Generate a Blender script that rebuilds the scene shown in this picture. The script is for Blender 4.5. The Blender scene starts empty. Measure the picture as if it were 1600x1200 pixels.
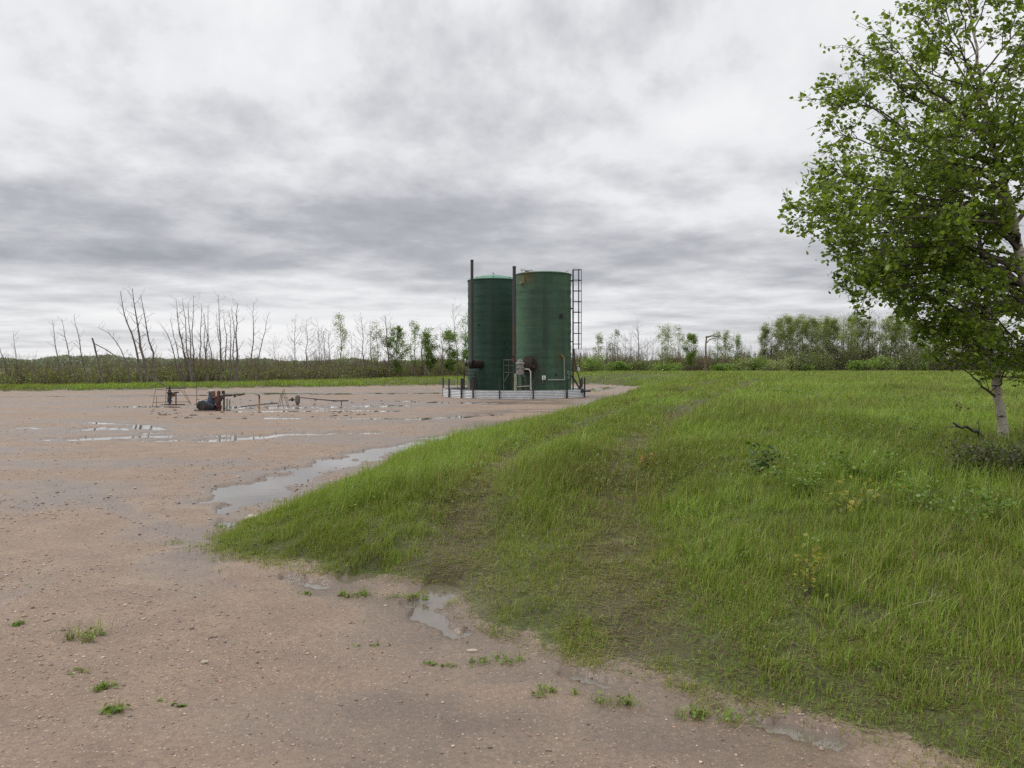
import bpy, math
import numpy as np

PI = math.pi
sc = bpy.context.scene
COL = sc.collection
F = 1300.0          # focal length in photo pixels (photo 1600 wide)
CX, HY = 800.0, 570.0
CAMZ = 1.75
RNG = np.random.default_rng(7)

# ------------------------------------------------------------------ noise
def _hash(ix, iy, seed):
    h = (ix.astype(np.int64) * 374761393 + iy.astype(np.int64) * 668265263 + seed * 974634777) & 0xFFFFFFFF
    h = ((h ^ (h >> 13)) * 1274126177) & 0xFFFFFFFF
    h = (h ^ (h >> 16)) & 0xFFFFFF
    return h / float(0xFFFFFF)

def vnoise(x, y, seed=0):
    x = np.asarray(x, float); y = np.asarray(y, float)
    ix = np.floor(x); iy = np.floor(y)
    fx = x - ix; fy = y - iy
    fx = fx * fx * (3 - 2 * fx); fy = fy * fy * (3 - 2 * fy)
    a = _hash(ix, iy, seed); b = _hash(ix + 1, iy, seed)
    c = _hash(ix, iy + 1, seed); d = _hash(ix + 1, iy + 1, seed)
    return (a * (1 - fx) + b * fx) * (1 - fy) + (c * (1 - fx) + d * fx) * fy

def fbm(x, y, seed=0, o=4):
    s = 0.0; a = 0.5; t = 0.0
    for k in range(o):
        s = s + a * vnoise(x * 2 ** k + 17.3 * k, y * 2 ** k - 9.1 * k, seed + k)
        t += a; a *= 0.5
    return s / t

def sst(a, b, v):
    t = np.clip((v - a) / (b - a), 0, 1)
    return t * t * (3 - 2 * t)

# ------------------------------------------------------------------ terrain
PAD = np.array([(1.45, 4.02), (1.02, 4.36), (.56, 4.74), (.2, 5.06), (-.13, 5.45), (-.4, 5.85), (-.62, 6.35), (-1.22, 6.75),
                (-2.06, 7.25), (-2.95, 7.95), (-2.98, 8.6), (-2.75, 9.9), (-2.4, 12.8), (-1.65, 16.5), (-.6, 20.7), (2.1, 28.4),
                (4.9, 41.0), (6.5, 47.5), (7.4, 52.0), (10.5, 64), (7.3, 73), (-5.3, 69), (-15, 65), (-23, 60), (-33, 53.5),
                (-48, 43), (-62, 20), (-62, -22), (34, -22), (9.5, 0), (3.1, 2.55)])

def pdist(x, y, poly, closed=True):
    """unsigned distance to a polyline, and inside flag for a closed one"""
    d2 = np.full(x.shape, 1e18); ins = np.zeros(x.shape, bool)
    n = len(poly)
    for i in range(n if closed else n - 1):
        ax, ay = poly[i]; bx, by = poly[(i + 1) % n]
        ex, ey = bx - ax, by - ay
        t = np.clip(((x - ax) * ex + (y - ay) * ey) / (ex * ex + ey * ey), 0, 1)
        d2 = np.minimum(d2, (x - ax - t * ex) ** 2 + (y - ay - t * ey) ** 2)
        if closed:
            c = ((ay > y) != (by > y)) & (x < (bx - ax) * (y - ay) / ((by - ay) if by != ay else 1e-9) + ax)
            ins ^= c
    return np.sqrt(d2), ins

RUTS = [(np.array([(-.62, 5.9), (-.5, 6.8), (-.46, 8.0), (-.2, 9.7), (.5, 12.5), (2.3, 18.7), (6.5, 31), (11, 45)]), .33, 1.0),
        (np.array([(.75, 5.0), (.78, 6.2), (.95, 8.0), (1.35, 9.7), (2.1, 12.3), (4.0, 18.2), (8.3, 30), (13, 44)]), .32, .85)]
PUD = [(np.array([(-3.55, 10.9), (-3.7, 12.8), (-3.3, 14.4), (-2.75, 16.2), (-2.0, 18.6), (-1.2, 21.5)]), .56),
       (np.array([(-10.6, 19.6), (-9.0, 20.4), (-7.2, 20.6)]), .55), (np.array([(-8.9, 19.2), (-6.9, 19.4), (-5.6, 21.2), (-3.6, 21.6)]), .4),
       (np.array([(-13.0, 25.5), (-11.0, 24.3), (-9.6, 22.6)]), .35), (np.array([(-11.4, 23.2), (-9.2, 21.6)]), .4), (np.array([(-14, 23.5), (-11.6, 22.6)]), .3),
       (np.array([(-17, 51.5), (-11, 50.5), (-4.6, 52)]), 1.7), (np.array([(-34, 45), (-22, 47), (-15, 49)]), .7),
       (np.array([(-12.0, 34.5), (-8.0, 34.2), (-5, 36)]), 1.3), (np.array([(-10, 31.5), (-7, 32), (-4.5, 31.8)]), .7),
       (np.array([(-16.6, 35.0), (-14, 34.6)]), .8), (np.array([(-5.5, 40), (-1, 38)]), 1.0), (np.array([(-8, 27.5), (-3, 27), (-.8, 29)]), .5),
       (np.array([(-.62, 6.15), (-.5, 6.7)]), .20), (np.array([(-1.3, 6.9), (-1.05, 7.2)]), .16), (np.array([(-1.85, 6.85), (-1.5, 6.6)]), .08),
       (np.array([(-.60, 5.85), (-.35, 5.45)]), .12), (np.array([(.25, 4.8), (.6, 4.5)]), .06), (np.array([(.8, 5.15), (.8, 5.6)]), .13), (np.array([(1.1, 4.2), (1.5, 3.9)]), .10),
       (np.array([(-3.1, 9.1), (-3.55, 10.4)]), .16), (np.array([(8.2, 66), (6, 60), (5.2, 55)]), 1.0)]

def gdist(x, y):
    d, ins = pdist(x, y, PAD)
    d = np.where(ins, -d, d)
    r = np.hypot(x, y)
    amp = np.clip(.08 + r * .018, .16, .6)
    return d + amp * 2.4 * (fbm(x * 1.1, y * 1.1, 3) - .5) + .22 * (fbm(x * 5, y * 5, 9) - .5)

def rutmask(x, y):
    m = np.zeros(x.shape)
    for pl, w, s in RUTS:
        d, _ = pdist(x, y, pl, False)
        ww = w * (.7 + .7 * fbm(x * .8, y * .8, 31))
        m = np.maximum(m, s * np.exp(-(d / ww) ** 2))
    return m

def puddle(x, y):
    m = np.zeros(x.shape)
    for pl, w in PUD:
        d, _ = pdist(x, y, pl, False)
        m = np.maximum(m, np.exp(-(d / (w * 1.1)) ** 2))
    return m

TRK = [np.array(p) for p in (
    [(-1.9, 22.5), (-4.2, 20.6), (-5.3, 17.5), (-5.0, 14.0), (-4.3, 11.0), (-3.9, 8.5), (-3.9, 5.5), (-4.2, 2)],
    [(-1.0, 24.0), (-4.9, 22.3), (-6.9, 18.0), (-6.7, 14.0), (-6.0, 11.0), (-5.6, 8.5), (-5.6, 5.5), (-5.9, 2)],
    [(-.2, 30), (-6, 28.5), (-10.5, 24.5), (-12.5, 19), (-12.8, 14), (-12.5, 8), (-12, 2)],
    [(.6, 32), (-6, 30.4), (-12, 26), (-14.4, 19.5), (-14.7, 14), (-14.4, 8), (-14, 2)],
    [(-3.4, 8.6), (-6, 11.5), (-12, 19), (-20, 27)],
    [(2, 46), (-6, 43), (-16, 42), (-30, 38)], [(3, 42.5), (-6, 41), (-16, 40), (-30, 36)])]

def trackmask(x, y):
    m = np.zeros(x.shape)
    for k, pl in enumerate(TRK):
        d, _ = pdist(x, y, pl, False)
        m = np.maximum(m, sst(.24, .12, d) * (.25 + .75 * sst(.36, .56, fbm(x * .35 + 7 * k, y * .35, 33))))
    return m

WATER = -.022
def terrain(x, y, full=False):
    x = np.asarray(x, float); y = np.asarray(y, float)
    d = gdist(x, y)
    t = sst(36, 56, y) * sst(12, 4, x)
    A = (.95 * (1 - t) + (.25 + .75 * sst(-35, 45, x)) * t)
    A = A * (1 - .15 * sst(60, 130, y))
    W = 6.8 * (1 - t) + 3.0 * t
    k = np.clip(d / W, 0, 1)
    mound = A * (k * (2 - k)) * sst(-.15, .5, d)
    mound = mound + sst(.5, 4, d) * .22 * (fbm(x * .22, y * .22, 5) - .5) + sst(0, .6, d) * .05 * (fbm(x * 1.7, y * 1.7, 6) - .5)
    rm = rutmask(x, y) * sst(-.3, .2, d)
    far = sst(150, 400, np.hypot(x, y))
    P = puddle(x, y)
    nr = sst(10, 8, np.hypot(x, y))
    nz = fbm(x * 2.3 + .8 * fbm(x * .7, y * .7, 14), y * 2.0, 12, 5) * (1 - nr) + nr * (.55 * fbm(x * 3.1, y * 3.1, 15) + .45 * fbm(x * 11, y * 11, 16))
    pm = P * (-.42 + 2.6 * nz)
    dip = sst(.40, .72, pm)
    dn = np.clip(1 - np.hypot(x, y) / 60, 0, 1)
    pad = .018 * (fbm(x * .33, y * .33, 21) - .5) + .012 * (fbm(x * 2.2, y * 2.2, 22) - .5) + .010 * dn * (fbm(x * 9, y * 9, 23) - .5)
    tm = trackmask(x, y) * sst(-.1, -.5, d)
    pad = pad + .005 + .008 * (np.clip(trackmask(x + .14, y + .05), 0, 1) - tm) * sst(-.1, -.5, d) - .011 * tm * (1 + 1.2 * (vnoise(x * 11, y * 11, 35) - .5))
    hz = pad - .070 * dip * sst(.9, .0, d) + mound - .10 * rm * sst(-.2, 1.2, d)
    hz = hz * (1 - far) + .8 * far
    if not full:
        return hz
    wet = np.clip(sst(.04, .42, pm) * .95 + sst(.45, .62, fbm(x * .30, y * .75, 40, 5)) * .8 + .9 * sst(-1.5, -.2, d) * sst(.38, .58, fbm(x * 1.4, y * 1.4, 41)) + .6 * tm, 0, 1) * sst(.35, -.05, d)
    g = sst(-.05, .30, d)
    return hz, g, wet, rm, d

def H(x, y):
    return float(terrain(np.array([x]), np.array([y]))[0])

def at(px, Y):
    X = (px - CX) / F * Y
    return np.array([X, Y, H(X, Y)])

def hit(px, py):
    """first ground point along the ray through a pixel of the photograph"""
    Y = np.exp(np.linspace(math.log(2.0), math.log(140), 2500))
    X = (px - CX) / F * Y
    z = CAMZ - (py - HY) / F * Y
    h = terrain(X, Y)
    k = np.argmax(h >= z)
    return np.array([X[k], Y[k], h[k]])

def P3(px, py, Y):
    return np.array([(px - CX) / F * Y, Y, CAMZ - (py - HY) / F * Y])

# ------------------------------------------------------------------ objects
def tag(o, label=None, cat=None, group=None, kind=None):
    if label: o['label'] = label
    if cat: o['category'] = cat
    if group: o['group'] = group
    if kind: o['kind'] = kind
    return o

def thing(name, label, cat, loc, group=None):
    o = bpy.data.objects.new(name, None)
    o.empty_display_size = .2
    COL.objects.link(o); o.location = [float(v) for v in loc]
    return tag(o, label, cat, group)

def mesh_obj(name, V, faces, mat, parent=None, col=None, smooth=False, attrs=None):
    """V (n,3); faces: list of (m,k) int arrays or one list of tuples"""
    me = bpy.data.meshes.new(name)
    V = np.asarray(V, np.float32)
    if isinstance(faces, list) and faces and isinstance(faces[0], tuple):
        loops = np.array([i for f in faces for i in f], np.int32)
        tot = np.array([len(f) for f in faces], np.int32)
    else:
        if not isinstance(faces, list): faces = [faces]
        loops = np.concatenate([np.asarray(f, np.int32).ravel() for f in faces])
        tot = np.concatenate([np.full(len(f), f.shape[1], np.int32) for f in faces])
    start = np.concatenate([[0], np.cumsum(tot)[:-1]]).astype(np.int32)
    me.vertices.add(len(V)); me.vertices.foreach_set('co', V.ravel())
    me.loops.add(len(loops)); me.loops.foreach_set('vertex_index', loops)
    me.polygons.add(len(tot)); me.polygons.foreach_set('loop_start', start); me.polygons.foreach_set('loop_total', tot)
    if smooth: me.polygons.foreach_set('use_smooth', np.ones(len(tot), bool))
    if col is not None:
        a = me.attributes.new('col', 'FLOAT_COLOR', 'POINT')
        c = np.ones((len(V), 4), np.float32); c[:, :3] = col
        a.data.foreach_set('color', c.ravel())
    for k, v in (attrs or {}).items():
        a = me.attributes.new(k, 'FLOAT', 'POINT')
        a.data.foreach_set('value', np.asarray(v, np.float32))
    me.update(calc_edges=True)
    me.materials.append(mat)
    o = bpy.data.objects.new(name, me)
    COL.objects.link(o)
    if parent is not None: o.parent = parent
    return o

class MB:
    def __init__(s): s.V = []; s.F = []; s.n = 0
    def add(s, V, Fs):
        V = np.asarray(V, float)
        s.V.append(V); s.F += [tuple(int(i) + s.n for i in f) for f in Fs]; s.n += len(V); return s
    def tube(s, pts, r, n=8, cap=True):
        p = np.asarray(pts, float); m = len(p)
        r = np.broadcast_to(np.asarray(r, float), (m,))
        t = np.gradient(p, axis=0); t /= np.linalg.norm(t, axis=1)[:, None] + 1e-12
        ref = np.array([0, 0, 1.]) if abs(t[0, 2]) < .9 else np.array([1., 0, 0])
        u = np.cross(t, ref); u /= np.linalg.norm(u, axis=1)[:, None] + 1e-12
        v = np.cross(t, u)
        a = np.arange(n) * 2 * PI / n
        V = p[:, None] + r[:, None, None] * (np.cos(a)[None, :, None] * u[:, None] + np.sin(a)[None, :, None] * v[:, None])
        Fs = [(i * n + j, (i + 1) * n + j, (i + 1) * n + (j + 1) % n, i * n + (j + 1) % n) for i in range(m - 1) for j in range(n)]
        if cap:
            Fs.append(tuple(range(n))); Fs.append(tuple((m - 1) * n + j for j in range(n - 1, -1, -1)))
        return s.add(V.reshape(-1, 3), Fs)
    def box(s, c, size, rz=0, rx=0):
        x, y, z = np.array(size) / 2
        V = np.array([(i * x, j * y, k * z) for k in (-1, 1) for j in (-1, 1) for i in (-1, 1)], float)
        if rx:
            cs, sn = math.cos(rx), math.sin(rx); V = V @ np.array([[1, 0, 0], [0, cs, sn], [0, -sn, cs]])
        cs, sn = math.cos(rz), math.sin(rz)
        V = V @ np.array([[cs, sn, 0], [-sn, cs, 0], [0, 0, 1]]) + np.array(c)
        return s.add(V, [(0, 2, 3, 1), (4, 5, 7, 6), (0, 1, 5, 4), (2, 6, 7, 3), (0, 4, 6, 2), (1, 3, 7, 5)])
    def lathe(s, prof, n=32, c=(0, 0, 0), axis='z', close=False):
        a = np.arange(n) * 2 * PI / n; m = len(prof)
        V = np.array([(r * math.cos(t), r * math.sin(t), z) for r, z in prof for t in a])
        if axis == 'x': V = V[:, [2, 0, 1]]
        if axis == 'y': V = V[:, [1, 2, 0]]
        Fs = [(i * n + j, i * n + (j + 1) % n, (i + 1) * n + (j + 1) % n, (i + 1) * n + j) for i in range(m - 1) for j in range(n)]
        if close:
            Fs.append(tuple(range(n - 1, -1, -1))); Fs.append(tuple((m - 1) * n + j for j in range(n)))
        return s.add(V + np.array(c), Fs)
    def prism(s, poly, y0, y1):
        n = len(poly)
        V = [(x, y0, z) for x, z in poly] + [(x, y1, z) for x, z in poly]
        Fs = [tuple(range(n)), tuple(range(2 * n - 1, n - 1, -1))] + [(i, n + i, n + (i + 1) % n, (i + 1) % n) for i in range(n)]
        return s.add(V, Fs)
    def build(s, name, mat, parent=None, smooth=True, label=None):
        V = np.concatenate(s.V)
        o = mesh_obj(name, V, s.F, mat, parent)
        if smooth:
            o.data.shade_smooth()
            try: o.data.set_sharp_from_angle(angle=math.radians(38))
            except Exception: pass
        if label: o['label'] = label
        return o

# ------------------------------------------------------------------ materials
class NT:
    def __init__(s, name):
        s.m = bpy.data.materials.new(name); s.m.use_nodes = True
        s.t = s.m.node_tree; s.t.nodes.clear()
        s.out = s.t.nodes.new('ShaderNodeOutputMaterial')
    def n(s, kind, **kw):
        nd = s.t.nodes.new('ShaderNode' + kind)
        for k, v in kw.items():
            if k.startswith('i_'):
                key = k[2:]; key = int(key) if key.isdigit() else key.replace('_', ' ')
                if hasattr(v, 'links') or isinstance(v, bpy.types.NodeSocket): s.t.links.new(v, nd.inputs[key])
                else: nd.inputs[key].default_value = v
            else: setattr(nd, k, v)
        return nd
    def mix(s, f, a, b, mode='MIX'):
        nd = s.t.nodes.new('ShaderNodeMix'); nd.data_type = 'RGBA'; nd.blend_type = mode
        for i, v in ((0, f), (6, a), (7, b)):
            if isinstance(v, bpy.types.NodeSocket): s.t.links.new(v, nd.inputs[i])
            else: nd.inputs[i].default_value = (v if i == 0 else (tuple(v) + (1,))[:4])
        return nd.outputs[2]
    def math(s, op, a, b=0.0, clamp=False):
        nd = s.t.nodes.new('ShaderNodeMath'); nd.operation = op; nd.use_clamp = clamp
        for i, v in ((0, a), (1, b)):
            if isinstance(v, bpy.types.NodeSocket): s.t.links.new(v, nd.inputs[i])
            else: nd.inputs[i].default_value = v
        return nd.outputs[0]
    def noise(s, vec, scale, detail=4, rough=.55, dist=0.0):
        nd = s.n('TexNoise', i_Scale=scale, i_Detail=detail, i_Roughness=rough, i_Distortion=dist)
        s.t.links.new(vec, nd.inputs['Vector']); return nd.outputs['Fac']
    def ramp(s, f, stops):
        nd = s.t.nodes.new('ShaderNodeValToRGB'); s.t.links.new(f, nd.inputs[0])
        e = nd.color_ramp.elements
        while len(e) < len(stops): e.new(.5)
        for k, (p, c) in enumerate(stops):
            e[k].position = p; e[k].color = (c, c, c, 1) if not hasattr(c, '__len__') else tuple(c) + (1,)
        return nd.outputs[0]
    def coord(s, scale=(1, 1, 1)):
        tc = s.t.nodes.new('ShaderNodeTexCoord')
        mp = s.n('Mapping', i_Vector=tc.outputs['Object'], i_Scale=scale)
        return mp.outputs[0]
    def done(s, sh):
        s.t.links.new(sh, s.out.inputs[0]); return s.m

def simple(name, c, rough=.6, metal=0.0, var=.35, scale=6, c2=None, bump=.1, stretch=(1, 1, 1), spec=.4):
    """weathered plain surface: colour broken up by two noises and a fine bump"""
    t = NT(name); v = t.coord(stretch)
    n1 = t.noise(v, scale, 6); n2 = t.noise(v, scale * 5, 4)
    c2 = c2 or tuple(x * (1 - var) for x in c)
    cc = t.mix(t.ramp(n1, [(.35, 0), (.68, 1)]), c, c2)
    cc = t.mix(t.math('MULTIPLY', n2, .35), cc, tuple(x * .6 for x in c2))
    b = t.n('Bump', i_Strength=bump, i_Distance=.02, i_Height=n2)
    p = t.n('BsdfPrincipled', i_Base_Color=cc, i_Roughness=rough, i_Metallic=metal, i_Normal=b.outputs[0])
    p.inputs['Specular IOR Level'].default_value = spec
    return t.done(p.outputs[0])

def leaf_mat(name, trans=.35, rough=.5, spec=.35):
    t = NT(name)
    a = t.n('Attribute', attribute_name='col')
    d = t.n('BsdfPrincipled', i_Base_Color=a.outputs['Color'], i_Roughness=rough)
    d.inputs['Specular IOR Level'].default_value = spec
    tr = t.n('BsdfTranslucent', i_Color=t.mix(1.0, a.outputs['Color'], (1.15, 1.15, .7), 'MULTIPLY'))
    m = t.n('MixShader', i_0=trans, i_1=d.outputs[0], i_2=tr.outputs[0])
    return t.done(m.outputs[0])

M = {}
M['leaf'] = leaf_mat('leaf', .46, .42, .35)
M['grass'] = leaf_mat('grass_blade', .30, .5, .3)
M['twig'] = simple('twig_bark', (.13, .105, .09), .85, c2=(.07, .055, .048), scale=9, spec=.2)
M['bare'] = simple('grey_bark', (.21, .18, .155), .85, c2=(.11, .09, .078), scale=2.5, spec=.2)
M['pale_bark'] = simple('pale_aspen_bark', (.36, .34, .29), .8, c2=(.17, .15, .12), scale=2.5, spec=.2)
M['deadwood'] = simple('brown_deadwood', (.21, .15, .11), .85, c2=(.14, .10, .08), scale=2, spec=.2)
M['stem'] = simple('green_stem', (.12, .15, .045), .7)
M['rust'] = simple('rusty_steel', (.105, .062, .046), .8, c2=(.055, .036, .030), scale=7)
M['dark'] = simple('dark_painted_steel', (.028, .028, .030), .55, c2=(.05, .04, .035), scale=6)
M['stack'] = simple('weathered_stack_steel', (.045, .046, .052), .6, c2=(.06, .048, .044), scale=1.2)
M['galv'] = simple('galvanised_steel', (.60, .62, .64), .5, .25, c2=(.50, .52, .54), scale=3, bump=.03)
M['white'] = simple('white_insulation', (.62, .60, .55), .7, c2=(.45, .43, .38), scale=8)
M['cream'] = simple('cream_pipe_wrap', (.36, .37, .28), .75, c2=(.24, .25, .18), scale=8)
M['greybox'] = simple('grey_housing', (.30, .29, .28), .6, c2=(.17, .15, .13), scale=6)
M['signw'] = simple('sign_face', (.75, .76, .74), .5, var=.1, scale=6)
M['ink'] = simple('sign_ink', (.03, .03, .035), .6, scale=6)
M['chalk'] = simple('white_paint_mark', (.42, .50, .47), .8, var=.3, scale=14)
M['blue'] = simple('blue_paint', (.028, .055, .115), .45, c2=(.018, .026, .045), scale=5)
M['teal'] = simple('dark_teal_paint', (.010, .020, .025), .25, c2=(.006, .011, .014), scale=4, spec=.6)
M['red'] = simple('red_paint', (.15, .038, .030), .6, c2=(.06, .028, .024), scale=7)
M['orange'] = simple('orange_paint', (.24, .10, .055), .6, scale=7)
M['yellow'] = simple('yellow_paint', (.48, .27, .07), .6, c2=(.30, .15, .04), scale=7)
M['rod'] = simple('brown_rod', (.080, .062, .056), .7, c2=(.045, .036, .032), scale=5)
M['valve'] = simple('grey_valve_steel', (.20, .185, .17), .6, c2=(.10, .075, .06), scale=6)
M['stone'] = simple('pale_stone', (.42, .36, .29), .8, c2=(.30, .25, .2), scale=9)

def tank_mat(name, base, light, stainx):
    t = NT(name); v = t.coord()
    vs = t.coord((.9, .9, 5)); vv = t.coord((2.2, 2.2, .14))
    n1 = t.noise(v, .9, 6, .6); n2 = t.noise(vs, 1.2, 4); n3 = t.noise(vv, 1.0, 5, .6); nf = t.noise(v, 14, 4)
    c = t.mix(t.ramp(n1, [(.32, 0), (.7, 1)]), base, light)
    c = t.mix(t.math('MULTIPLY', t.ramp(n3, [(.50, 0), (.72, 1)]), .7), c, (.017, .030, .022))
    c = t.mix(t.math('MULTIPLY', t.ramp(n2, [(.46, 0), (.62, 1)]), .28), c, tuple(x * .55 for x in base))
    rs = t.noise(v, 1.7, 5, .65)
    c = t.mix(t.ramp(rs, [(.66, 0), (.76, .75)]), c, (.06, .034, .022))
    if stainx:
        def blot(c0, sc, hi, colr, amt):
            dv = t.n('VectorMath', operation='SUBTRACT', i_0=t.n('TexCoord').outputs['Object'], i_1=c0).outputs[0]
            ln = t.n('VectorMath', operation='LENGTH', i_0=t.n('VectorMath', operation='MULTIPLY', i_0=dv, i_1=sc).outputs[0]).outputs['Value']
            f = t.math('SUBTRACT', 1.15, t.math('ADD', ln, t.math('MULTIPLY', t.math('SUBTRACT', n3, .5), 1.6)))
            f = t.math('MULTIPLY', t.math('ADD', f, t.math('MULTIPLY', t.math('SUBTRACT', n1, .5), 1.5), True), amt)
            return t.mix(f, c, colr)
        c = blot((-.55, -1.35, 1.25), (1.2, .7, .62), 1, (.022, .024, .018), .75)     # oil round the fire tube
        c = blot((-.95, -1.2, 6.45), (2.4, .9, 1.9), 1, (.15, .075, .025), .5)         # rust below the gauge line
        c = blot((-.25, -1.5, 4.6), (1.3, .6, .45), 1, (.030, .046, .030), .4)
        c = blot((.9, -1.2, 3.3), (2.6, .7, .30), 1, (.030, .042, .030), .4)
        c = blot((.75, -1.3, 2.0), (4.0, .7, 1.0), 1, (.07, .045, .025), .4)
        c = blot((-1.2, -.9, 3.0), (2.0, .6, .28), 1, (.062, .125, .075), .6)
    b1 = t.n('Bump', i_Strength=.5, i_Distance=.03, i_Height=n2)
    b2 = t.n('Bump', i_Strength=.35, i_Distance=.02, i_Height=nf, i_Normal=b1.outputs[0])
    p = t.n('BsdfPrincipled', i_Base_Color=c, i_Roughness=.62, i_Normal=b2.outputs[0])
    p.inputs['Specular IOR Level'].default_value = .35
    return t.done(p.outputs[0])
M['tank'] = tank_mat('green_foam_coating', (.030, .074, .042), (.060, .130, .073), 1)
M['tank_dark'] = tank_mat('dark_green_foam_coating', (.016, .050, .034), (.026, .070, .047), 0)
M['roof'] = simple('pale_green_roof', (.085, .23, .155), .6, c2=(.06, .16, .11), scale=2)
M['soot'] = simple('sooty_patch', (.018, .017, .014), .85, c2=(.035, .022, .016), scale=4)

def birch_mat():
    t = NT('white_birch_bark'); v = t.coord((2.2, 2.2, 11)); w = t.coord((3, 3, 1.4))
    n1 = t.noise(v, 2.2, 5, .7); n2 = t.noise(w, 2.0, 5, .6); n3 = t.noise(t.coord(), 30, 3)
    c = t.mix(t.ramp(n2, [(.35, 0), (.7, 1)]), (.50, .45, .37), (.30, .255, .20))
    c = t.mix(t.ramp(n1, [(.545, 0), (.60, 1)]), c, (.035, .028, .022))
    c = t.mix(t.ramp(t.noise(t.coord((1.5, 1.5, 4)), 2.4, 4), [(.60, 0), (.68, .8)]), c, (.09, .075, .06))
    b = t.n('Bump', i_Strength=.4, i_Distance=.01, i_Height=n3)
    p = t.n('BsdfPrincipled', i_Base_Color=c, i_Roughness=.75, i_Normal=b.outputs[0])
    return t.done(p.outputs[0])
M['birch'] = birch_mat()

def ground_mat():
    t = NT('gravel_and_soil')
    v = t.coord()
    g = t.n('Attribute', attribute_name='grass').outputs['Fac']
    wet = t.n('Attribute', attribute_name='wet').outputs['Fac']
    rut = t.n('Attribute', attribute_name='rut').outputs['Fac']
    n0 = t.noise(v, .35, 5); n1 = t.noise(v, 2.3, 6, .65); n2 = t.noise(v, 26, 5, .7); n3 = t.noise(v, 95, 3, .7)
    vo = t.n('TexVoronoi', i_Scale=52.0, i_Vector=v); vo2 = t.n('TexVoronoi', i_Scale=120.0, i_Vector=v)
    c = t.mix(t.ramp(n0, [(.35, 0), (.65, 1)]), (.235, .170, .118), (.285, .210, .150))
    c = t.mix(t.ramp(n1, [(.38, 0), (.66, 1)]), c, (.195, .138, .104))
    c = t.mix(t.math('MULTIPLY', t.ramp(n2, [(.40, 0), (.62, 1)]), .55), c, (.125, .090, .070))
    c = t.mix(t.math('MULTIPLY', t.ramp(n3, [(.52, 0), (.70, 1)]), .5), c, (.36, .285, .22))
    sep = t.n('SeparateColor', i_0=vo.outputs['Color'])
    peb = t.math('MULTIPLY', t.math('LESS_THAN', vo.outputs['Distance'], .36), t.math('GREATER_THAN', sep.outputs[0], .62))
    pc = t.ramp(sep.outputs[1], [(.0, (.12, .085, .07)), (.35, (.30, .19, .14)), (.7, (.40, .27, .18)), (1., (.50, .42, .34))])
    c = t.mix(t.math('MULTIPLY', peb, .65), c, pc)
    c = t.mix(t.math('MULTIPLY', wet, .85), c, t.mix(1.0, c, (.52, .515, .52), 'MULTIPLY'))
    gs = t.mix(t.ramp(n1, [(.35, 0), (.65, 1)]), (.075, .100, .020), (.105, .115, .032))
    gs = t.mix(t.ramp(n0, [(.42, 0), (.62, 1)]), gs, (.048, .078, .014))
    gs = t.mix(t.ramp(n2, [(.42, 0), (.60, 1)]), gs, (.052, .042, .024))
    gs = t.mix(t.math('MULTIPLY', t.ramp(n3, [(.55, 0), (.72, 1)]), .5), gs, (.15, .12, .06))
    gs = t.mix(t.math('MULTIPLY', rut, .8), gs, t.mix(n2, (.060, .046, .030), (.10, .078, .05)))
    gm = t.ramp(t.math('ADD', g, t.math('MULTIPLY', t.math('SUBTRACT', n2, .5), 1.1)), [(.42, 0), (.58, 1)])
    c = t.mix(gm, c, gs)
    rough = t.math('SUBTRACT', .80, t.math('MULTIPLY', wet, .50))
    rough = t.math('ADD', rough, t.math('MULTIPLY', g, .2), True)
    hsum = t.math('ADD', t.math('MULTIPLY', n2, .8), t.math('ADD', t.math('MULTIPLY', n3, .5), t.math('MULTIPLY', peb, .35)))
    b = t.n('Bump', i_Strength=t.math('SUBTRACT', .75, t.math('MULTIPLY', wet, .45)), i_Distance=.03, i_Height=hsum)
    p = t.n('BsdfPrincipled', i_Base_Color=c, i_Roughness=rough, i_Normal=b.outputs[0])
    p.inputs['Specular IOR Level'].default_value = .4
    return t.done(p.outputs[0])
M['ground'] = ground_mat()

def water_mat():
    t = NT('shallow_water')
    n = t.noise(t.coord(), 5, 2)
    b = t.n('Bump', i_Strength=.03, i_Distance=.02, i_Height=n)
    fr = t.n('Fresnel', i_IOR=1.52, i_Normal=b.outputs[0])
    tp = t.n('BsdfTransparent', i_Color=(.85, .82, .78, 1))
    df = t.n('BsdfDiffuse', i_Color=(.26, .225, .185, 1))        # silt suspended in the water
    tr = t.n('MixShader', i_0=.40, i_1=tp.outputs[0], i_2=df.outputs[0])
    gl = t.n('BsdfGlossy', i_Color=(1, 1, 1, 1), i_Roughness=.02, i_Normal=b.outputs[0])
    m = t.n('MixShader', i_0=fr.outputs[0], i_1=tr.outputs[0], i_2=gl.outputs[0])
    return t.done(m.outputs[0])
M['water'] = water_mat()

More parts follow.
